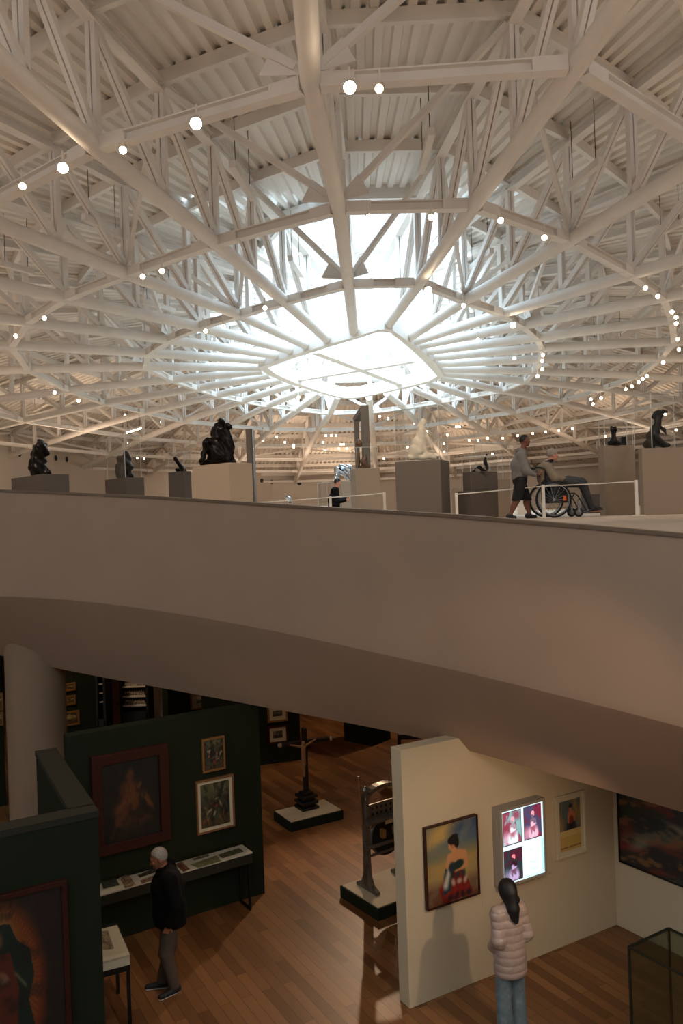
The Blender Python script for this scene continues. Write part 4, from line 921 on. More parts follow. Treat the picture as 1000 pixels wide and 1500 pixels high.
# ---------------------------------------------------------------- upper hall exhibits
def pxs(name, label, Y, prims, m, h=.02, k=.03, cat='sculpture', grp=None, mod=None, cuts=(), zmin=None):
    """figure modelled around pixel outlines at depth Y: capsules (x0,y0,x1,y1,r0,r1[,d0,d1]) with radii in px"""
    s_ = Y/F; q = Sd(k)
    for p in prims:
        x0, y0, x1, y1, r0, r1 = p[:6]; d0 = p[6] if len(p) > 6 else 0; d1 = p[7] if len(p) > 7 else d0
        q.cap(at(x0, y0, Y+d0), at(x1, y1, Y+d1), r0*s_, r1*s_)
    if zmin is not None: q.half(V(0, 0, zmin), (0, 0, -1))
    r = np.random.RandomState(len(prims)); w_ = r.uniform(12, 30, (4, 3)); ph = r.uniform(0, 6, 4)
    q.mod = lambda X, Y_, Zz: .011*sum(np.sin(X*w_[i][0]+Y_*w_[i][1]+Zz*w_[i][2]+ph[i]) for i in range(4))*(s_*50)*(.8 if m != 'foil' else 1.5)
    c = at(prims[0][0], prims[0][1], Y); ob = sdbuild(name, [(q, h)], M[m], None, c)
    return tag(ob, label, cat, grp)
def glasscase(label, o, z0, z1, d1, d2, w1, w2):
    t = thing('glass_case', label, 'display case', (o[0], o[1], z0)); c = V(o[0], o[1], (z0+z1)/2); mb = MB(); e1, e2 = w1/2, w2/2; H = z1-z0
    for s_ in (-1, 1): mb.box(c+d1*s_*e1, (.008, w2, H), d1, d2); mb.box(c+d2*s_*e2, (w1, .008, H), d1, d2)
    mb.box(c+Z*H/2, (w1, w2, .008), d1, d2); mb.build('glass_cover', M['glass'], t)
    mb = MB(); r = .0045
    for a in (-1, 1):
        for b in (-1, 1): mb.box(c+d1*a*e1+d2*b*e2, (2*r, 2*r, H), d1, d2)
        mb.box(c+d1*a*e1+Z*H/2, (2*r, w2, 2*r), d1, d2); mb.box(c+d2*a*e2+Z*H/2, (w1, 2*r, 2*r), d1, d2)
    mb.build('edge_strip', M['edge'], t)
# 1
o, zt, d1, d2, w1, w2 = boxcorner('plinth', 'low wide charcoal plinth under the leftmost bronze, at the left end of the parapet', 'pedestal', 60, 16, 101, 694.5, 19, UP, 48, 'peddark')
pxs('bronze_sculpture', 'leftmost bronze, a crouching dark figure on the low wide plinth', at(60, 690, 19)[1]+.6, [(60,648,60,652,5,5.5),(59,654,57,668,8,8,-.05),(66,652,68,664,4,4),(68,664,62,670,3.5,3),(52,655,49,667,4,4),(57,668,56,692,9.5,11),(48,674,48,684,5,7),(64,684,68,692,5,5),(56,672,64,676,6,5),(52,692,68,693,7,7)], 'bronze', zmin=zt, h=.018)
# 2
o, zt, d1, d2, w1, w2 = boxcorner('plinth', 'low charcoal plinth under the hunched bronze in its glass case', 'pedestal', 184, 153.5, 211, 699, 21, UP, 50, 'peddark')
pxs('bronze_sculpture', 'bronze of a hunched seated figure inside the tall glass case left of the cream pedestal', o[1], [(184,665,184,668,4,4),(182,672,180,690,7,9),(176,672,175,690,5,7),(187,672,191,684,4,4.5),(191,684,184,687,4.5,4),(188,686,189,697,4,4),(174,697,190,698,5,5),(181,690,182,698,9,9),(187,671,186,667,2.5,2.5)], 'bronze', zmin=zt, h=.018)
glasscase('tall glass case over the hunched bronze', o, zt, at(184, 636, 21)[2], d1, d2, w1*.86, w2*.86)
# 3
o, zt, d1, d2, w1, w2 = boxcorner('pedestal', 'narrow charcoal pedestal beside the large cream pedestal', 'pedestal', 270, 246, 280, 690, 20, UP, 35, 'peddark')
pxs('bronze_sculpture', 'small slanting bronze fragment under a glass case on the narrow charcoal pedestal', o[1], [(257,672,257.5,672.5,3.2,3.2),(258,674,266,687,2.8,3),(260,688,270,689,3,2.6),(267,684,268,690,1.6,2)], 'bronze', zmin=zt, h=.012, k=.03)
glasscase('small glass case over the slanting bronze', o, zt, at(268, 661, 20)[2], d1, d2, w1*.95, w2*.95)
# 4
o, zt, d1, d2, w1, w2 = boxcorner('pedestal', 'large cream pedestal carrying the big bronze couple', 'pedestal', 335, 281, 369, 677.5, 17, UP, 40, 'pedwhite')
pxs('bronze_sculpture', 'big bronze of an embracing seated couple on the large cream pedestal', o[1], [(325,617,326,620,5.4,5.2),(334,624,336,625,4.4,4.4,-.1),(320,630,318,645,9,9),(316,622,324,622,3,3),(330,633,335,655,8,8),(313,628,311,636,3,3.4),(312,638,322,640,4,4),(322,645,304,647,6,5.2),(303,646,298,668,5.2,4,-.1),(298,670,294,676,4,3,-.15),(318,650,320,668,13,15),(330,650,334,672,9,8),(336,640,339,662,4,5),(322,640,308,662,3.5,6),(312,655,312,672,6,9),(296,677.5,341,677.5,4,4),(330,665,341,676,8,4),(322,630,327,644,5,3,-.25)], 'bronze', zmin=zt, h=.013, k=.026)
# post/frame behind
a = at(363.5, 628, 22); mb = MB()
t = thing('partition', 'tall narrow grey panel standing on edge right of the bronze couple', 'panel', V(a[0], 22.2, UP))
p0, p1 = at(359.5, 628, 22), at(369, 628, 22); MB().box(((p0[0]+p1[0])/2, 22.3, (UP+p0[2])/2), (p1[0]-p0[0], .6, p0[2]-UP)).build('board', M['pedgrey'], t, bevel=.005); MB().box((p1[0]+.02, 21.98, (UP+p0[2])/2), (.03, .03, p0[2]-UP)).build('edge_profile', M['chrome'], t)
# 5 doorway-like frame sculpture
YF = 24.; fr = lambda x, y, d=0: at(x, y, YF+d)
t = thing('portal_sculpture', 'tall narrow grey portal frame sculpture with small brown figures, on the beige pedestal', 'sculpture', fr(530, 686))
zb_ = fr(530, 686)[2]; zt_ = fr(530, 594)[2]; x0 = fr(519.5, 640)[0]; x1 = fr(541, 640)[0]
mb = MB(); mb.box((x1-.12, YF, (zb_+zt_)/2), (.24, .2, zt_-zb_)); mb.box((x0+.07, YF+.5, (zb_+zt_)/2-.14), (.14, .2, zt_-zb_-.28)); mb.beam((x0+.07, YF+.5, zt_-.36), (x1-.12, YF, zt_-.07), .2, .14); mb.build('portal_frame', M['pedgrey'], t, bevel=.008)
for nm, pr in (('upper_figure', [(525,646,526,650,3,4),(523,650,527,652,3,3)]), ('lower_figure', [(534,668,534,672,2.5,3.5),(532,676,537,683,5,4),(530,684,539,684,3,3)]), ('side_figure', [(524,664,524,682,3,3.5)])):
    q = Sd(.04)
    for p in pr: q.cap(fr(p[0], p[1], -.1), fr(p[2], p[3], -.1), p[4]*.02, p[5]*.02)
    sdbuild(nm, [(q, .016)], mat('brown_patina', (96, 66, 40), .5, .3, noise=.3, nscale=20), t)
o, zt, d1, d2, w1, w2 = boxcorner('pedestal', 'beige pedestal below the portal frame sculpture', 'pedestal', 520, 512.5, 556, 686, 23.6, UP, 80, 'pedbeige')
glasscase('low glass case around the foot of the portal sculpture', o, zt, at(530, 655, 23.6)[2], d1, d2, w1, w2*.85)
# 6 silver sculpture and case
pz = at(478, 707, 26); o6 = boxcorner('pedestal', 'pale pedestal holding the crumpled silver sculpture', 'pedestal', 500, 490, 513, 705, 27, UP, 60, 'pedbeige')
pxs('silver_sculpture', 'crumpled shiny silver horse-like sculpture behind the distant visitor', o6[0][1], [(493,690,493,702,4,3.5),(494,689,507,686,5,5),(508,685,514,684,3.6,3),(512,690,514,704,2.6,2.4),(500,692,503,690,4,4),(505,692,508,704,2.2,2)], 'foil', zmin=o6[1], h=.022)
o, zt, d1, d2, w1, w2 = boxcorner('pedestal', 'low white pedestal under the empty-looking glass case left of the visitor', 'pedestal', 472, 466, 486, 741, 24.5, UP, 75, 'post')
glasscase('glass case with pale edges left of the distant visitor', o, zt, at(480, 706, 24.5)[2], d1, d2, w1, w2)
o, zt, d1, d2, w1, w2 = boxcorner('pedestal', 'low white pedestal under the small shiny head', 'pedestal', 420, 414, 431, 737, 25, UP, 60, 'pedbeige')
pxs('silver_sculpture', 'small shiny blue-grey head on a far low pedestal right of the grey panel', o[1], [(423,730,424,731,3.4,3.4),(424,734,424,737,2.4,3.4)], 'foil', h=.014, zmin=zt, k=.02)
# 7
o, zt, d1, d2, w1, w2 = boxcorner('pedestal', 'large charcoal pedestal carrying the white plaster figure', 'pedestal', 644.5, 578, 657.5, 673, 17, UP, 22, 'pedgrey')
pxs('plaster_sculpture', 'white plaster figure of a draped woman in a tall glass case', o[1], [(619,617.5,620,619.5,4.6,4.4),(616,621,611,625,2,1.6),(619,624,618,627,2.4,4),(617,629,617,640,5.5,5),(617,642,614,660,5,7),(612,636,604,662,3,7),(604,662,602,668,6,5),(608,650,606,668,5,6),(622,630,632,655,2,1.6),(619,640,623,664,3,3),(626,640,634,662,1.2,1),(603,670,637,669,3.6,3.6),(622,668,634,666,4,3)], 'plaster', zmin=zt, h=.014, k=.035)
glasscase('tall glass case around the white plaster figure', o, zt, at(644, 589, 17)[2], d1, d2, w1*.96, w2*.96)
# 8
o, zt, d1, d2, w1, w2 = boxcorner('pedestal', 'charcoal pedestal right of the plaster figure, holding the small arched bronze', 'pedestal', 688.5, 677, 728.5, 691, 17.35, at(689.5, 718.5, 17.2)[2]+.003, 62, 'peddark')
pxs('bronze_sculpture', 'small arched bronze handle-like form on the charcoal pedestal', o[1]-.2, [(694,690,696,686,2,1.8),(696,686,702,685,1.8,1.8),(702,685,706,689,1.8,1.6),(706,689,712,690,1.6,1.4),(692,691,712,691.5,1.2,1.2)], 'bronze', zmin=zt, h=.012, k=.02)
glasscase('low wide glass case over the small arched bronze', o, zt, at(688, 669, 17.6)[2], d1, d2, w1, w2)
boxcorner('pedestal', 'low charcoal block carrying the pedestal with the arched bronze', 'pedestal', 689.5, 667, 729, 718.5, 17.2, UP, 62, 'peddark')
o, zt, d1, d2, w1, w2 = boxcorner('pedestal', 'beige pedestal behind the charcoal one, with the thin statuette in its tall case', 'pedestal', 706, 696, 747, 702, 19.3, UP, 72, 'pedbeige')
pxs('bronze_sculpture', 'thin standing bronze statuette in the tall glass case left of the hooded man', o[1], [(712,666,712,667,1.4,1.4),(711,670,711,676,2,2),(711,676,714,697,1.8,1.4),(710,672,709,679,1,1),(708,700,718,700,1.6,1.6)], 'bronze', zmin=zt-.1, h=.012, k=.02)
glasscase('tall clear glass case around the thin statuette', o, zt, at(720, 648, 19.3)[2], d1, d2, w1, w2)
# white blocks beyond
boxcorner('pedestal', 'distant white pedestal seen between the walking man and the wheel', 'pedestal', 757, 752, 770, 727, 24, UP, 60, 'post')
boxcorner('pedestal', 'low brown plinth in the distance right of the wheelchair', 'pedestal', 861, 850, 884, 724, 21, UP, 70, 'peddark')
boxcorner('pedestal', 'small pale pedestal behind the large charcoal one', 'pedestal', 661, 655, 676, 715, 22, UP, 70, 'pedbeige')
# 9
o, zt, d1, d2, w1, w2 = boxcorner('pedestal', 'tall beige pedestal just right of the wheelchair', 'pedestal', 883.5, 875, 929, 652.5, 16.6, UP, 76, 'pedbeige')
pxs('bronze_sculpture', 'small dark owl-like bronze in a low glass case on the tall beige pedestal', o[1]-.1, [(895,626,896,630,1.3,2.4),(901,626,900,630,1.3,2.4),(898,630,898,634,3.6,3.2),(898,636,899,648,3.6,6),(894,650,905,650,4,4)], 'bronze', zmin=zt, h=.012, k=.02)
p = at(912, 644, o[1]); tag(MB().box((p[0], o[1], zt+.09), (.11, .1, .18)).build('bronze_block', M['bronze'], bevel=.01), 'small dark block beside the owl-like bronze', 'sculpture')
glasscase('low glass case over the owl-like bronze', o, zt, at(886, 615, 16.6)[2], d1, d2, w1*.95, w2*.9)
# 10
o, zt, d1, d2, w1, w2 = boxcorner('pedestal', 'broad beige pedestal at the right edge of the hall', 'pedestal', 939.5, 934, 1040, 656.5, 15.4, UP, 80, 'pedbeige')
pxs('bronze_sculpture', 'bronze of a leaning figure with raised curved form, in the rightmost glass case', 15.75, [(976,603,970,602,2.6,3),(970,602,960,606,3,3.2),(960,606,956,611,3.2,2.4),(966,606,962,620,5,5),(962,620,958,634,5.6,6.5),(966,626,972,630,3,2.6),(972,630,975,636,2.4,1.6),(957,634,952,650,8,8),(950,640,946,652,3,4),(950,636,952,633,1.4,1.4),(962,644,972,652,6,4),(946,652.5,978,652,3,3)], 'bronze', zmin=zt, h=.014, k=.035)
glasscase('tall glass case at the right edge around the leaning bronze', V(at(968, 655, 15.75)[0]+.05, 15.75, 0), zt, at(940, 574, 15.4)[2], d1, d2, .62, .86)
# barrier posts and rope
posts = [(483.5, 19.5, 727), (562.5, 18.4, 720.5), (668, 17.2, 722), (795, 15.9, 710), (931, 14.9, 703)]; tops = []; PT = []
for i, (x, Y, yt) in enumerate(posts):
    p = at(x, yt, Y); tops.append(p); lb = ['barrier post beside the distant visitor', 'barrier post left of the large charcoal pedestal', 'barrier post at the foot of the low charcoal block', 'barrier post in front of the wheelchair wheel', 'barrier post between the two right beige pedestals'][i]
    t = thing('barrier_post', 'white '+lb, 'barrier post', (p[0], Y, UP)); PT.append(t); MB().box((p[0], Y, (UP+p[2])/2), (.06, .03, p[2]-UP)).build('post', M['post'], t, bevel=.004); MB().box((p[0], Y, UP+.008), (.24, .2, .016)).build('base_plate', M['post'], t, bevel=.003)
lf = at(372, 735, 20.5)
for (a, b, lb) in ((lf, tops[0], PT[0]), (tops[0], tops[1], PT[1]), (tops[2], tops[3], PT[2]), (tops[3], tops[4], PT[4])):
    MB().poly([a-Z*.03, (a+b)/2-Z*.035, b-Z*.03], .011, 8).build('barrier_cord', M['post'], lb, smooth=True)

# ---------------------------------------------------------------- lower gallery furniture
def flatquad(name, label, cat, px, z, cols, seed, parent=None):
    P = [onz(x, y, z) for x, y in px]; cv = Cv(24, 24, cols[0]); cv.noise(cols[1], seed, 5, .45, .7); cv.noise(cols[2], seed+3, 8, .6, .8)
    ny, nx = cv.u.shape; u, v = cv.u[..., None], cv.v[..., None]; Q = P[0]*(1-u)*(1-v)+P[1]*u*(1-v)+P[2]*u*v+P[3]*(1-u)*v; c = sum(P)/4
    idx = np.arange(nx*ny).reshape(ny, nx); f = np.stack([idx[:-1, :-1], idx[1:, :-1], idx[1:, 1:], idx[:-1, 1:]], -1).reshape(-1, 4)
    me = bpy.data.meshes.new(name); me.from_pydata((Q-c).reshape(-1, 3).tolist(), [], f.tolist()); a_ = me.color_attributes.new('Col', 'FLOAT_COLOR', 'POINT'); col = np.ones((nx*ny, 4)); col[:, :3] = srgb2lin(cv.c.reshape(-1, 3)); a_.data.foreach_set('color', col.ravel())
    me.materials.append(M['oil']); ob = bpy.data.objects.new(name, me); C.objects.link(ob); ob.location = c; sm = ob.modifiers.new('thick', 'SOLIDIFY'); sm.thickness = .003
    return tag(ob, label, cat)
zv = .8; a = wallhit(355, 1238, PG, UG)[0]; o = PG+UG*(.36+1.75)+nG*.19
e = onz(370, 1248, zv); s0 = np.dot((e-PG)[:2], UG[:2]); dpt = np.dot((e-PG)[:2], nG[:2]); Ls = sC-s0-.05; o = PG+UG*(s0+Ls/2)+nG*(dpt/2+.01); o[2] = 0
t = thing('showcase', 'long shallow showcase of prints standing along the green wall', 'showcase', o)
MB().box(o+Z*(zv-.01), (Ls, dpt-.02, .02), UG, nG).build('display_bed', M['board'], t, bevel=.003)
mb = MB(); mb.box(o+Z*(zv-.085), (Ls, dpt-.02, .13), UG, nG); mb.build('case_body', M['greentop'], t, bevel=.004)
MB().box(o+Z*(zv+.05), (Ls, dpt-.02, .006), UG, nG).build('glass_lid', M['glass'], t)
for s_ in (-1, 1):
    b = o+UG*s_*(Ls/2-.06); mb = MB(); q1, q2 = b+nG*(dpt/2-.03), b-nG*(dpt/2-.05)
    for q_ in (q1, q2): mb.box(q_+Z*.33, (.03, .03, .66), UG, nG)
    mb.beam(q1+Z*.015, q2+Z*.015, .03, .03); mb.build('leg_frame', M['darkmetal'], t)
for px, cl, lb in (([(148,1291),(169,1286),(175,1296),(151,1302)], [(60, 66, 60), (90, 90, 76), (40, 40, 36)], 'leftmost grey-green print'), ([(174,1283),(187,1280),(199,1296),(183,1301)], [(140, 110, 80), (90, 60, 44), (170, 150, 120)], 'brown portrait sheet'), ([(201,1282),(228,1271),(232,1276),(205,1285)], [(50, 44, 38), (110, 96, 76), (40, 30, 24)], 'dark slanted photograph'), ([(205,1290),(234,1279),(238,1284),(208,1294)], [(120, 86, 56), (80, 50, 34), (160, 130, 90)], 'brown strip of small pictures'), ([(256,1266),(266,1262),(278,1273),(269,1277)], [(110, 56, 36), (60, 40, 36), (160, 110, 80)], 'small red figure print right of the man'), ([(279,1266),(317,1253),(323,1261),(290,1271)], [(120, 112, 76), (90, 100, 66), (150, 136, 100)], 'open green and ochre magazine spread'), ([(282,1258),(305,1251),(306,1254),(284,1260)], [(90, 76, 56), (50, 44, 36), (140, 120, 90)], 'thin strip above the magazine spread'), ([(319,1252),(350,1242),(357,1247),(326,1257)], [(86, 90, 56), (110, 106, 66), (70, 70, 50)], 'rightmost open green book spread')):
    flatquad('print_sheet', lb+' in the long showcase', 'print', px, zv+.006, cl, len(lb))
# left table showcase
zt_ = .78; Q = [onz(147, 1357, zt_), onz(171.5, 1355, zt_), onz(190, 1398, zt_)]; ux = nrm(Q[2]-Q[1]); uy = V(-ux[1], ux[0], 0)
if uy[0] > 0: uy = -uy
lx, ly = np.linalg.norm(Q[2]-Q[1]), 1.1; o = (Q[1]+Q[2])/2+uy*ly/2; o[2] = 0
t = thing('table_showcase', 'small table showcase with a white bed, half hidden behind the near green wall', 'showcase', o)
MB().box(o+Z*(zt_-.01), (lx, ly, .02), ux, uy).build('display_bed', M['paper'], t); MB().box(o+Z*(zt_-.14), (lx, ly, .07), ux, uy).build('table_rail', M['darkmetal'], t, bevel=.004)
mb = MB()
for s_ in (-1, 1): mb.box(o+ux*s_*(lx/2-.003)+Z*(zt_-.06), (.006, ly, .1), ux, uy); mb.box(o+uy*s_*(ly/2-.003)+Z*(zt_-.06), (lx, .006, .1), ux, uy)
mb.build('case_side', M['paper'], t); MB().box(o+Z*(zt_+.04), (lx, ly, .006), ux, uy).build('glass_lid', M['glass'], t)
for i in (-1, 1):
    for j in (-1, 1): MB().box(o+ux*i*(lx/2-.02)+uy*j*(ly/2-.02)+Z*(zt_-.14)/2, (.035, .035, zt_-.14), ux, uy).build('leg', M['darkmetal'], t)
flatquad('print_sheet', 'framed sheet in the small table showcase', 'print', [(140,1365),(158,1363),(167,1389),(140,1393)], zt_+.004, [(150, 130, 100), (110, 90, 70), (170, 150, 120)], 4)
# cross on plinth
def plinth(name, label, L_, Bk, Rr, Fr, zt, hb):
    P = [onz(*p, zt) for p in (L_, Bk, Rr, Fr)]; c = sum(P)/4; ux = nrm((P[2]-P[3])+(P[1]-P[0])); uy = V(-ux[1], ux[0], 0); w1 = (np.linalg.norm(P[2]-P[3])+np.linalg.norm(P[1]-P[0]))/2; w2 = (np.linalg.norm(P[0]-P[3])+np.linalg.norm(P[1]-P[2]))/2
    t = thing(name, label, 'plinth', (c[0], c[1], 0)); MB().box((c[0], c[1], (zt-.012)/2), (w1, w2, zt-.012), ux, uy).build('plinth_base', M['green'], t, bevel=.006); MB().box((c[0], c[1], zt-.006), (w1-.05, w2-.05, .012), ux, uy).build('plinth_top', M['plinthtop'], t)
    return c, ux, uy, w1, w2
c, ux, uy, w1, w2 = plinth('low_plinth', 'low dark green plinth with white top beneath the black cross', (400.2,1187.3), (475.7,1170.1), (502.5,1185.8), (425.5,1205.4), .17, 0)
b = onz(449, 1183, .17); t = thing('crucifix', 'tall black cross on a stepped base standing on the white-topped plinth', 'cross', b)
mb = MB(); 
for z0, z1, r in ((0, .05, .17), (.05, .1, .12), (.1, .15, .165), (.15, .2, .115), (.2, .25, .155), (.25, .3, .1)): mb.box(b+Z*(z0+z1)/2, (2*r, 2*r, z1-z0), ux, uy)
mb.build('stepped_base', M['black'], t, bevel=.01)
zt_ = at(449, 1066, b[1])[2]; MB().box((b+V(b[0], b[1], zt_))/2 if 0 else V(b[0], b[1], (b[2]+zt_)/2), (.085, .085, zt_-b[2]), ux, uy).build('upright', M['black'], t, bevel=.015)
ca, cb = at(412, 1091.5, b[1]-.1), at(482, 1082, b[1]+.15); MB().beam(ca, cb, .075, .075).build('crossbar', M['black'], t, bevel=.015)
for e, d in ((ca, ca-cb), (cb, cb-ca)): MB().lathe(e, [(0, .045), (.04, .05), (.07, .02)], 12, d).build('end_cap', M['silver'], t, True)
q = Sd(.02); p0 = at(444, 1096, b[1]-.08)
q.cap(p0, p0-Z*.28, .05, .04); q.cap(p0-Z*.28, p0-Z*.5, .035, .022); q.cap(p0+Z*.09, p0+Z*.1, .04, .035); q.cap(p0+Z*.02, p0+Z*.1-ux*.26, .025, .016); q.cap(p0+Z*.02, p0+Z*.12+ux*.26, .025, .016)
sdbuild('figure', [(q, .012)], mat('ivory_figure', (150, 110, 74), .5), t)
# printing press
c, ux, uy, w1, w2 = plinth('low_plinth', 'low dark green plinth with white top beneath the iron press', (500.6,1294.7), (573.6,1271), (628,1302), (550,1333.6), .17, 0)
f1 = onz(539, 1303, .17); f2 = f1+ux*.62; t = thing('printing_press', 'old iron hand press with arched top and round roller, partly hidden by the white wall', 'press', (f1+f2)/2)
for f_ in (f1, f2):
    mb = MB(); mb.box(f_+Z*.7, (.07, .1, 1.3), ux, uy)
    pr = [(-.24, 0), (.24, 0), (.24, .04), (.12, .09), (.06, .22), (.05, .4), (-.05, .4), (-.06, .22), (-.12, .09), (-.24, .04)]
    mb.prism([f_+uy*a+Z*z_-ux*.035 for a, z_ in pr], ux*.07); mb.lathe(f_+Z*1.35, [(0, .035), (.05, .05), (.1, .02)], 12); mb.build('side_frame', M['iron'], t, bevel=.008)
mb = MB(); pts = [(f1+f2)/2+ux*.33*math.cos(a)+Z*(1.22+.2*math.sin(a)) for a in np.linspace(math.pi, 0, 15)]; 
for a, b in zip(pts, pts[1:]): mb.beam(a, b, .12, .05)
mb.build('top_arch', M['iron'], t)
mb = MB(); cm = (f1+f2)/2; mb.box(cm+Z*1.08, (.55, .03, .2), ux, uy); mb.build('vented_plate', M['iron'], t, bevel=.005); mb = MB()
for i in range(6):
    for j in range(2): mb.box(cm+ux*(-.2+.08*i)+Z*(1.04+.08*j)-uy*.018, (.035, .006, .035), ux, uy)
mb.build('vent_holes', M['black'], t)
MB().lathe(cm+Z*.72-uy*.05+uy*.0, [(-.04, .27), (.04, .27)], 36, uy).build('roller_disc', M['darkmetal'], t, True); MB().torus(cm+Z*.72-uy*.05, .27, .025, uy, 36, 8).build('roller_rim', M['iron'], t, True)
for z_, r in ((.96, .045), (.62, .03), (.5, .022)): MB().lathe(f1+Z*z_-ux*.05-uy*.08, [(0, r), (.72, r)], 14, ux).build('cross_shaft', M['iron'], t, True)
for s_ in (.2, .42): MB().box(f1+ux*s_+Z*.78-uy*.12, (.06, .1, .12), ux, uy).build('clamp_block', M['gold'], t, bevel=.01)
MB().box(f1+ux*.3+Z*.93-uy*.14, (.14, .02, .05), ux, uy).build('name_plate', M['silver'], t)
MB().poly([f1-ux*.06+Z*.95, f1-ux*.1+Z*1.62], .016, 8).build('lever_rod', M['oak'], t, True)
# dark block, table behind the wall
g = onz(544, 1093.5, 0); boxcorner('partition_block', 'low dark green box partition on the far wooden floor beyond the cross', 'partition', 544, 503, 571, 1050, g[1], 0, 40, 'green', ztop=1.3)
A, U, nv = wall_px('wall_green_rear', (597, 1112), (640, 1121), 2.6, th=.1) if 0 else (None, None, None)
p = onz(590, 1074, .95); t = thing('table', 'dark legged table with pale top peeking out above the white wall', 'table', (p[0]+.25, p[1]+.2, 0))
MB().box((p[0]+.25, p[1]+.2, .95), (.7, .5, .03)).build('table_top', M['paper'], t); MB().box((p[0]+.25, p[1]+.2, .88), (.68, .48, .1)).build('apron', M['black'], t)
for i in (-1, 1):
    for j in (-1, 1): MB().box((p[0]+.25+i*.32, p[1]+.2+j*.22, .42), (.04, .04, .84)).build('leg', M['black'], t)
p = onz(604, 1100, 0); boxcorner('partition_block', 'dark green partition seen just above the end of the white wall', 'partition', 600, 597, 616, 1070, p[1]+2.5, 0, 60, 'green', ztop=2.2)
# glass case lower right
zt_ = 1.3; Lc, Bc, Fc = onz(920.5, 1387, zt_), onz(979, 1360, zt_), onz(1000, 1432, zt_); ub = nrm(Bc-Lc); ua = -V(-ub[1], ub[0], 0)
wB, wA = np.linalg.norm(Bc-Lc), 1.5; o = Lc+ub*wB/2+ua*wA/2; o[2] = 0
t = thing('floor_showcase', 'large frameless glass showcase at the lower right corner', 'showcase', o); mb = MB(); H = zt_-.12
for s_ in (-1, 1): mb.box(o+ub*s_*wB/2+Z*(.12+H/2), (.012, wA, H), ub, ua); mb.box(o+ua*s_*wA/2+Z*(.12+H/2), (wB, .012, H), ub, ua)
mb.box(o+Z*zt_, (wB, wA, .012), ub, ua); mb.build('glass_cover', M['caseglass'], t)
mb = MB()
for a in (-1, 1):
    for b in (-1, 1): mb.box(o+ub*a*wB/2+ua*b*wA/2+Z*(.12+H/2), (.018, .018, H), ub, ua)
    mb.box(o+ub*a*wB/2+Z*zt_, (.018, wA, .018), ub, ua); mb.box(o+ua*a*wA/2+Z*zt_, (wB, .018, .018), ub, ua)
mb.build('edge_strip', M['greentop'], t); MB().box(o+Z*.06, (wB+.02, wA+.02, .12), ub, ua).build('case_base', M['black'], t)
pp = at(990, 1494, o[1]-.2); MB().box((o[0]-.02, o[1]-.1, .3), (.3, .3, .36), ub, ua).build('inner_stand', M['oak'], t, bevel=.01)
# ---------------------------------------------------------------- lights
def area(name, loc, to, sx, sy, power, col=(1, .78, .58), spread=None):
    l = bpy.data.lights.new(name, 'AREA'); l.shape = 'RECTANGLE'; l.size = sx; l.size_y = sy; l.energy = power; l.color = col
    if spread: l.spread = spread
    o = bpy.data.objects.new(name, l); C.objects.link(o); o.location = loc; o.rotation_euler = Vector(np.array(to, float)-np.array(loc, float)).to_track_quat('-Z', 'Y').to_euler(); return o
def spotl(name, loc, to, power, ang=60, r=.08, blend=.5, col=(1, .7, .45)):
    l = bpy.data.lights.new(name, 'SPOT'); l.energy = power; l.spot_size = math.radians(ang); l.spot_blend = blend; l.shadow_soft_size = r; l.color = col
    o = bpy.data.objects.new(name, l); C.objects.link(o); o.location = loc; o.rotation_euler = Vector(np.array(to, float)-np.array(loc, float)).to_track_quat('-Z', 'Y').to_euler(); return o
WARM = (1, .74, .53)
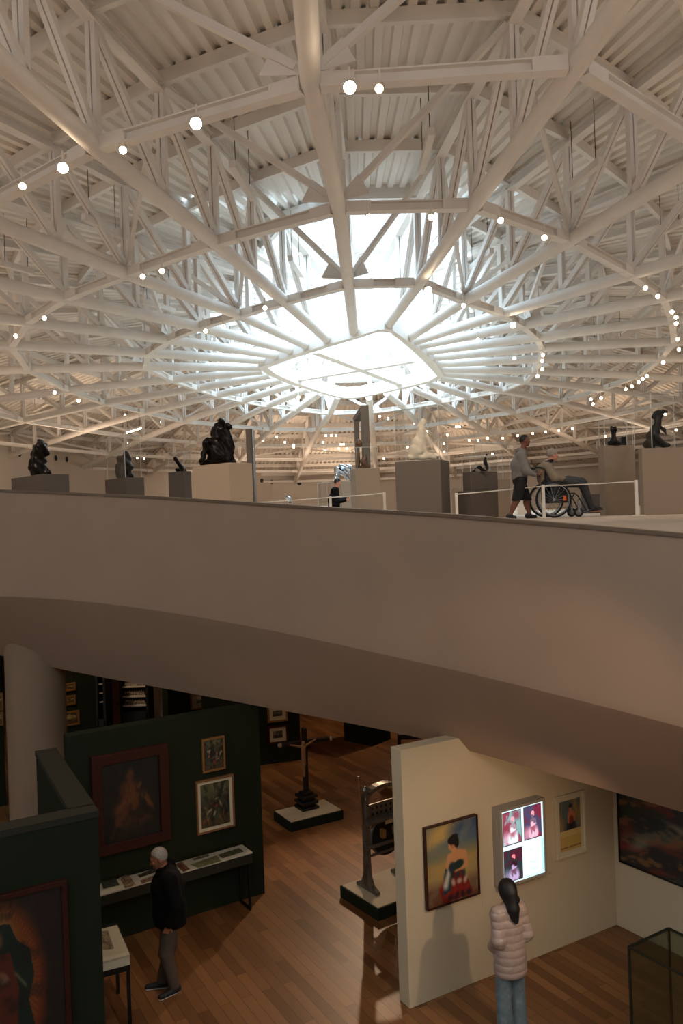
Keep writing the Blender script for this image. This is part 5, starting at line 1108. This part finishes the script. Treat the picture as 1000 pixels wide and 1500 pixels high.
# added upward fill panels standing in for light bounced off the hall floor
for (p, q) in []:
    a = zh(p, .9); b = zh(q, .9); c = (a+b)/2+V(0, 0, .1); area('luminaire_light', c, c+V(0, 0, 1), max(.6, np.linalg.norm(b-a)), .12, 12, WARM)
for x, y in ((-10, 3), (0, 2), (10, 4), (-14, 14), (15, 14), (-16, 26), (18, 30), (-14, 42), (17, 48), (-4, 56), (8, 58), (0, 66)):
    area('bounce_fill', (x, y, EYE+.9), (x, y, EYE+9), 1.6, 1.6, 175, WARM)
area('skylight_portal', (.6, 32.5, EYE+8.4), (.6, 32.5, 0), 9, 22, 3600, (.56, .8, 1), 2.3)
for px, py, k in ((287, 181, 1), (512, 128, 1), (92, 246, 1)):
    p = zh((px, py), -.6); spotl('bright_spot', p, (p[0]*.3, 7.5, EYE-1.5), 90, 80, .06)
for x, y in ((-9, 17), (-3, 15), (3, 14), (9, 15), (-8, 26), (8, 25), (0, 22), (14, 24), (-13, 40), (14, 42), (0, 50), (-8, 58), (10, 60)):
    spotl('hall_spot', (x, y-2, EYE+(5.2 if y < 30 else 3.9 if y < 45 else 2.6)), (x, y+2.5, EYE), 300 if y < 30 else 700, 120, .15, .8, (1, .8, .62))
spotl('sculpture_spot', (1.0, 13, EYE+5), (1.7, 17, EYE+1.3), 480, 30, .08, .5, (1, .8, .62)); spotl('sculpture_spot', (-5, 12.5, EYE+5), (-2.6, 17, EYE+1.4), 260, 30, .08, .5, (1, .8, .62)); spotl('sculpture_spot', (-9, 14, EYE+5), (-7, 19.4, EYE+1.3), 220, 30, .08, .5, (1, .8, .62)); spotl('sculpture_spot', (8, 11, EYE+5), (6.1, 15.8, EYE+1.2), 90, 30, .08, .5, (1, .8, .62))
# lower gallery spots, under the slab or loose in the void, one of them a fill
spotl('gallery_spot', (2.55, 7.1, 2.7), (1.25, 9.4, 1.25), 75, 88, .04, .8)
spotl('gallery_spot', (1.5, 4.5, 5.0), (1.4, 9.6, 1.3), 60, 75, .08)  # unseen fill lamp added in the open void to brighten the white wall
spotl('gallery_spot', (2.4, 8.9, 3.1), (3.2, 10.4, .9), 14, 90, .08)
spotl('gallery_spot', (-1, 13.5, 4.3), (-.8, 14.6, 0), 70, 80, .05)
spotl('gallery_spot', (.35, 16.8, 4.3), (.3, 10, .2), 420, 60, .05)
spotl('gallery_spot', (-1.0, 7.6, 4.8), (-2.2, 11.2, .9), 60, 60, .05)
spotl('gallery_spot', (2.5, 21, 4.3), (1.5, 19, 0), 220, 100, .1); spotl('gallery_spot', (-6, 15.5, 4.3), (-5.2, 17.6, 1.8), 120, 80, .1); spotl('gallery_spot', (-3, 19, 4.3), (-4, 22, 1), 150, 100, .1)
spotl('gallery_spot', (-1.5, 16, 4.3), (-1.7, 18, 1.5), 50, 60, .05)
finish()
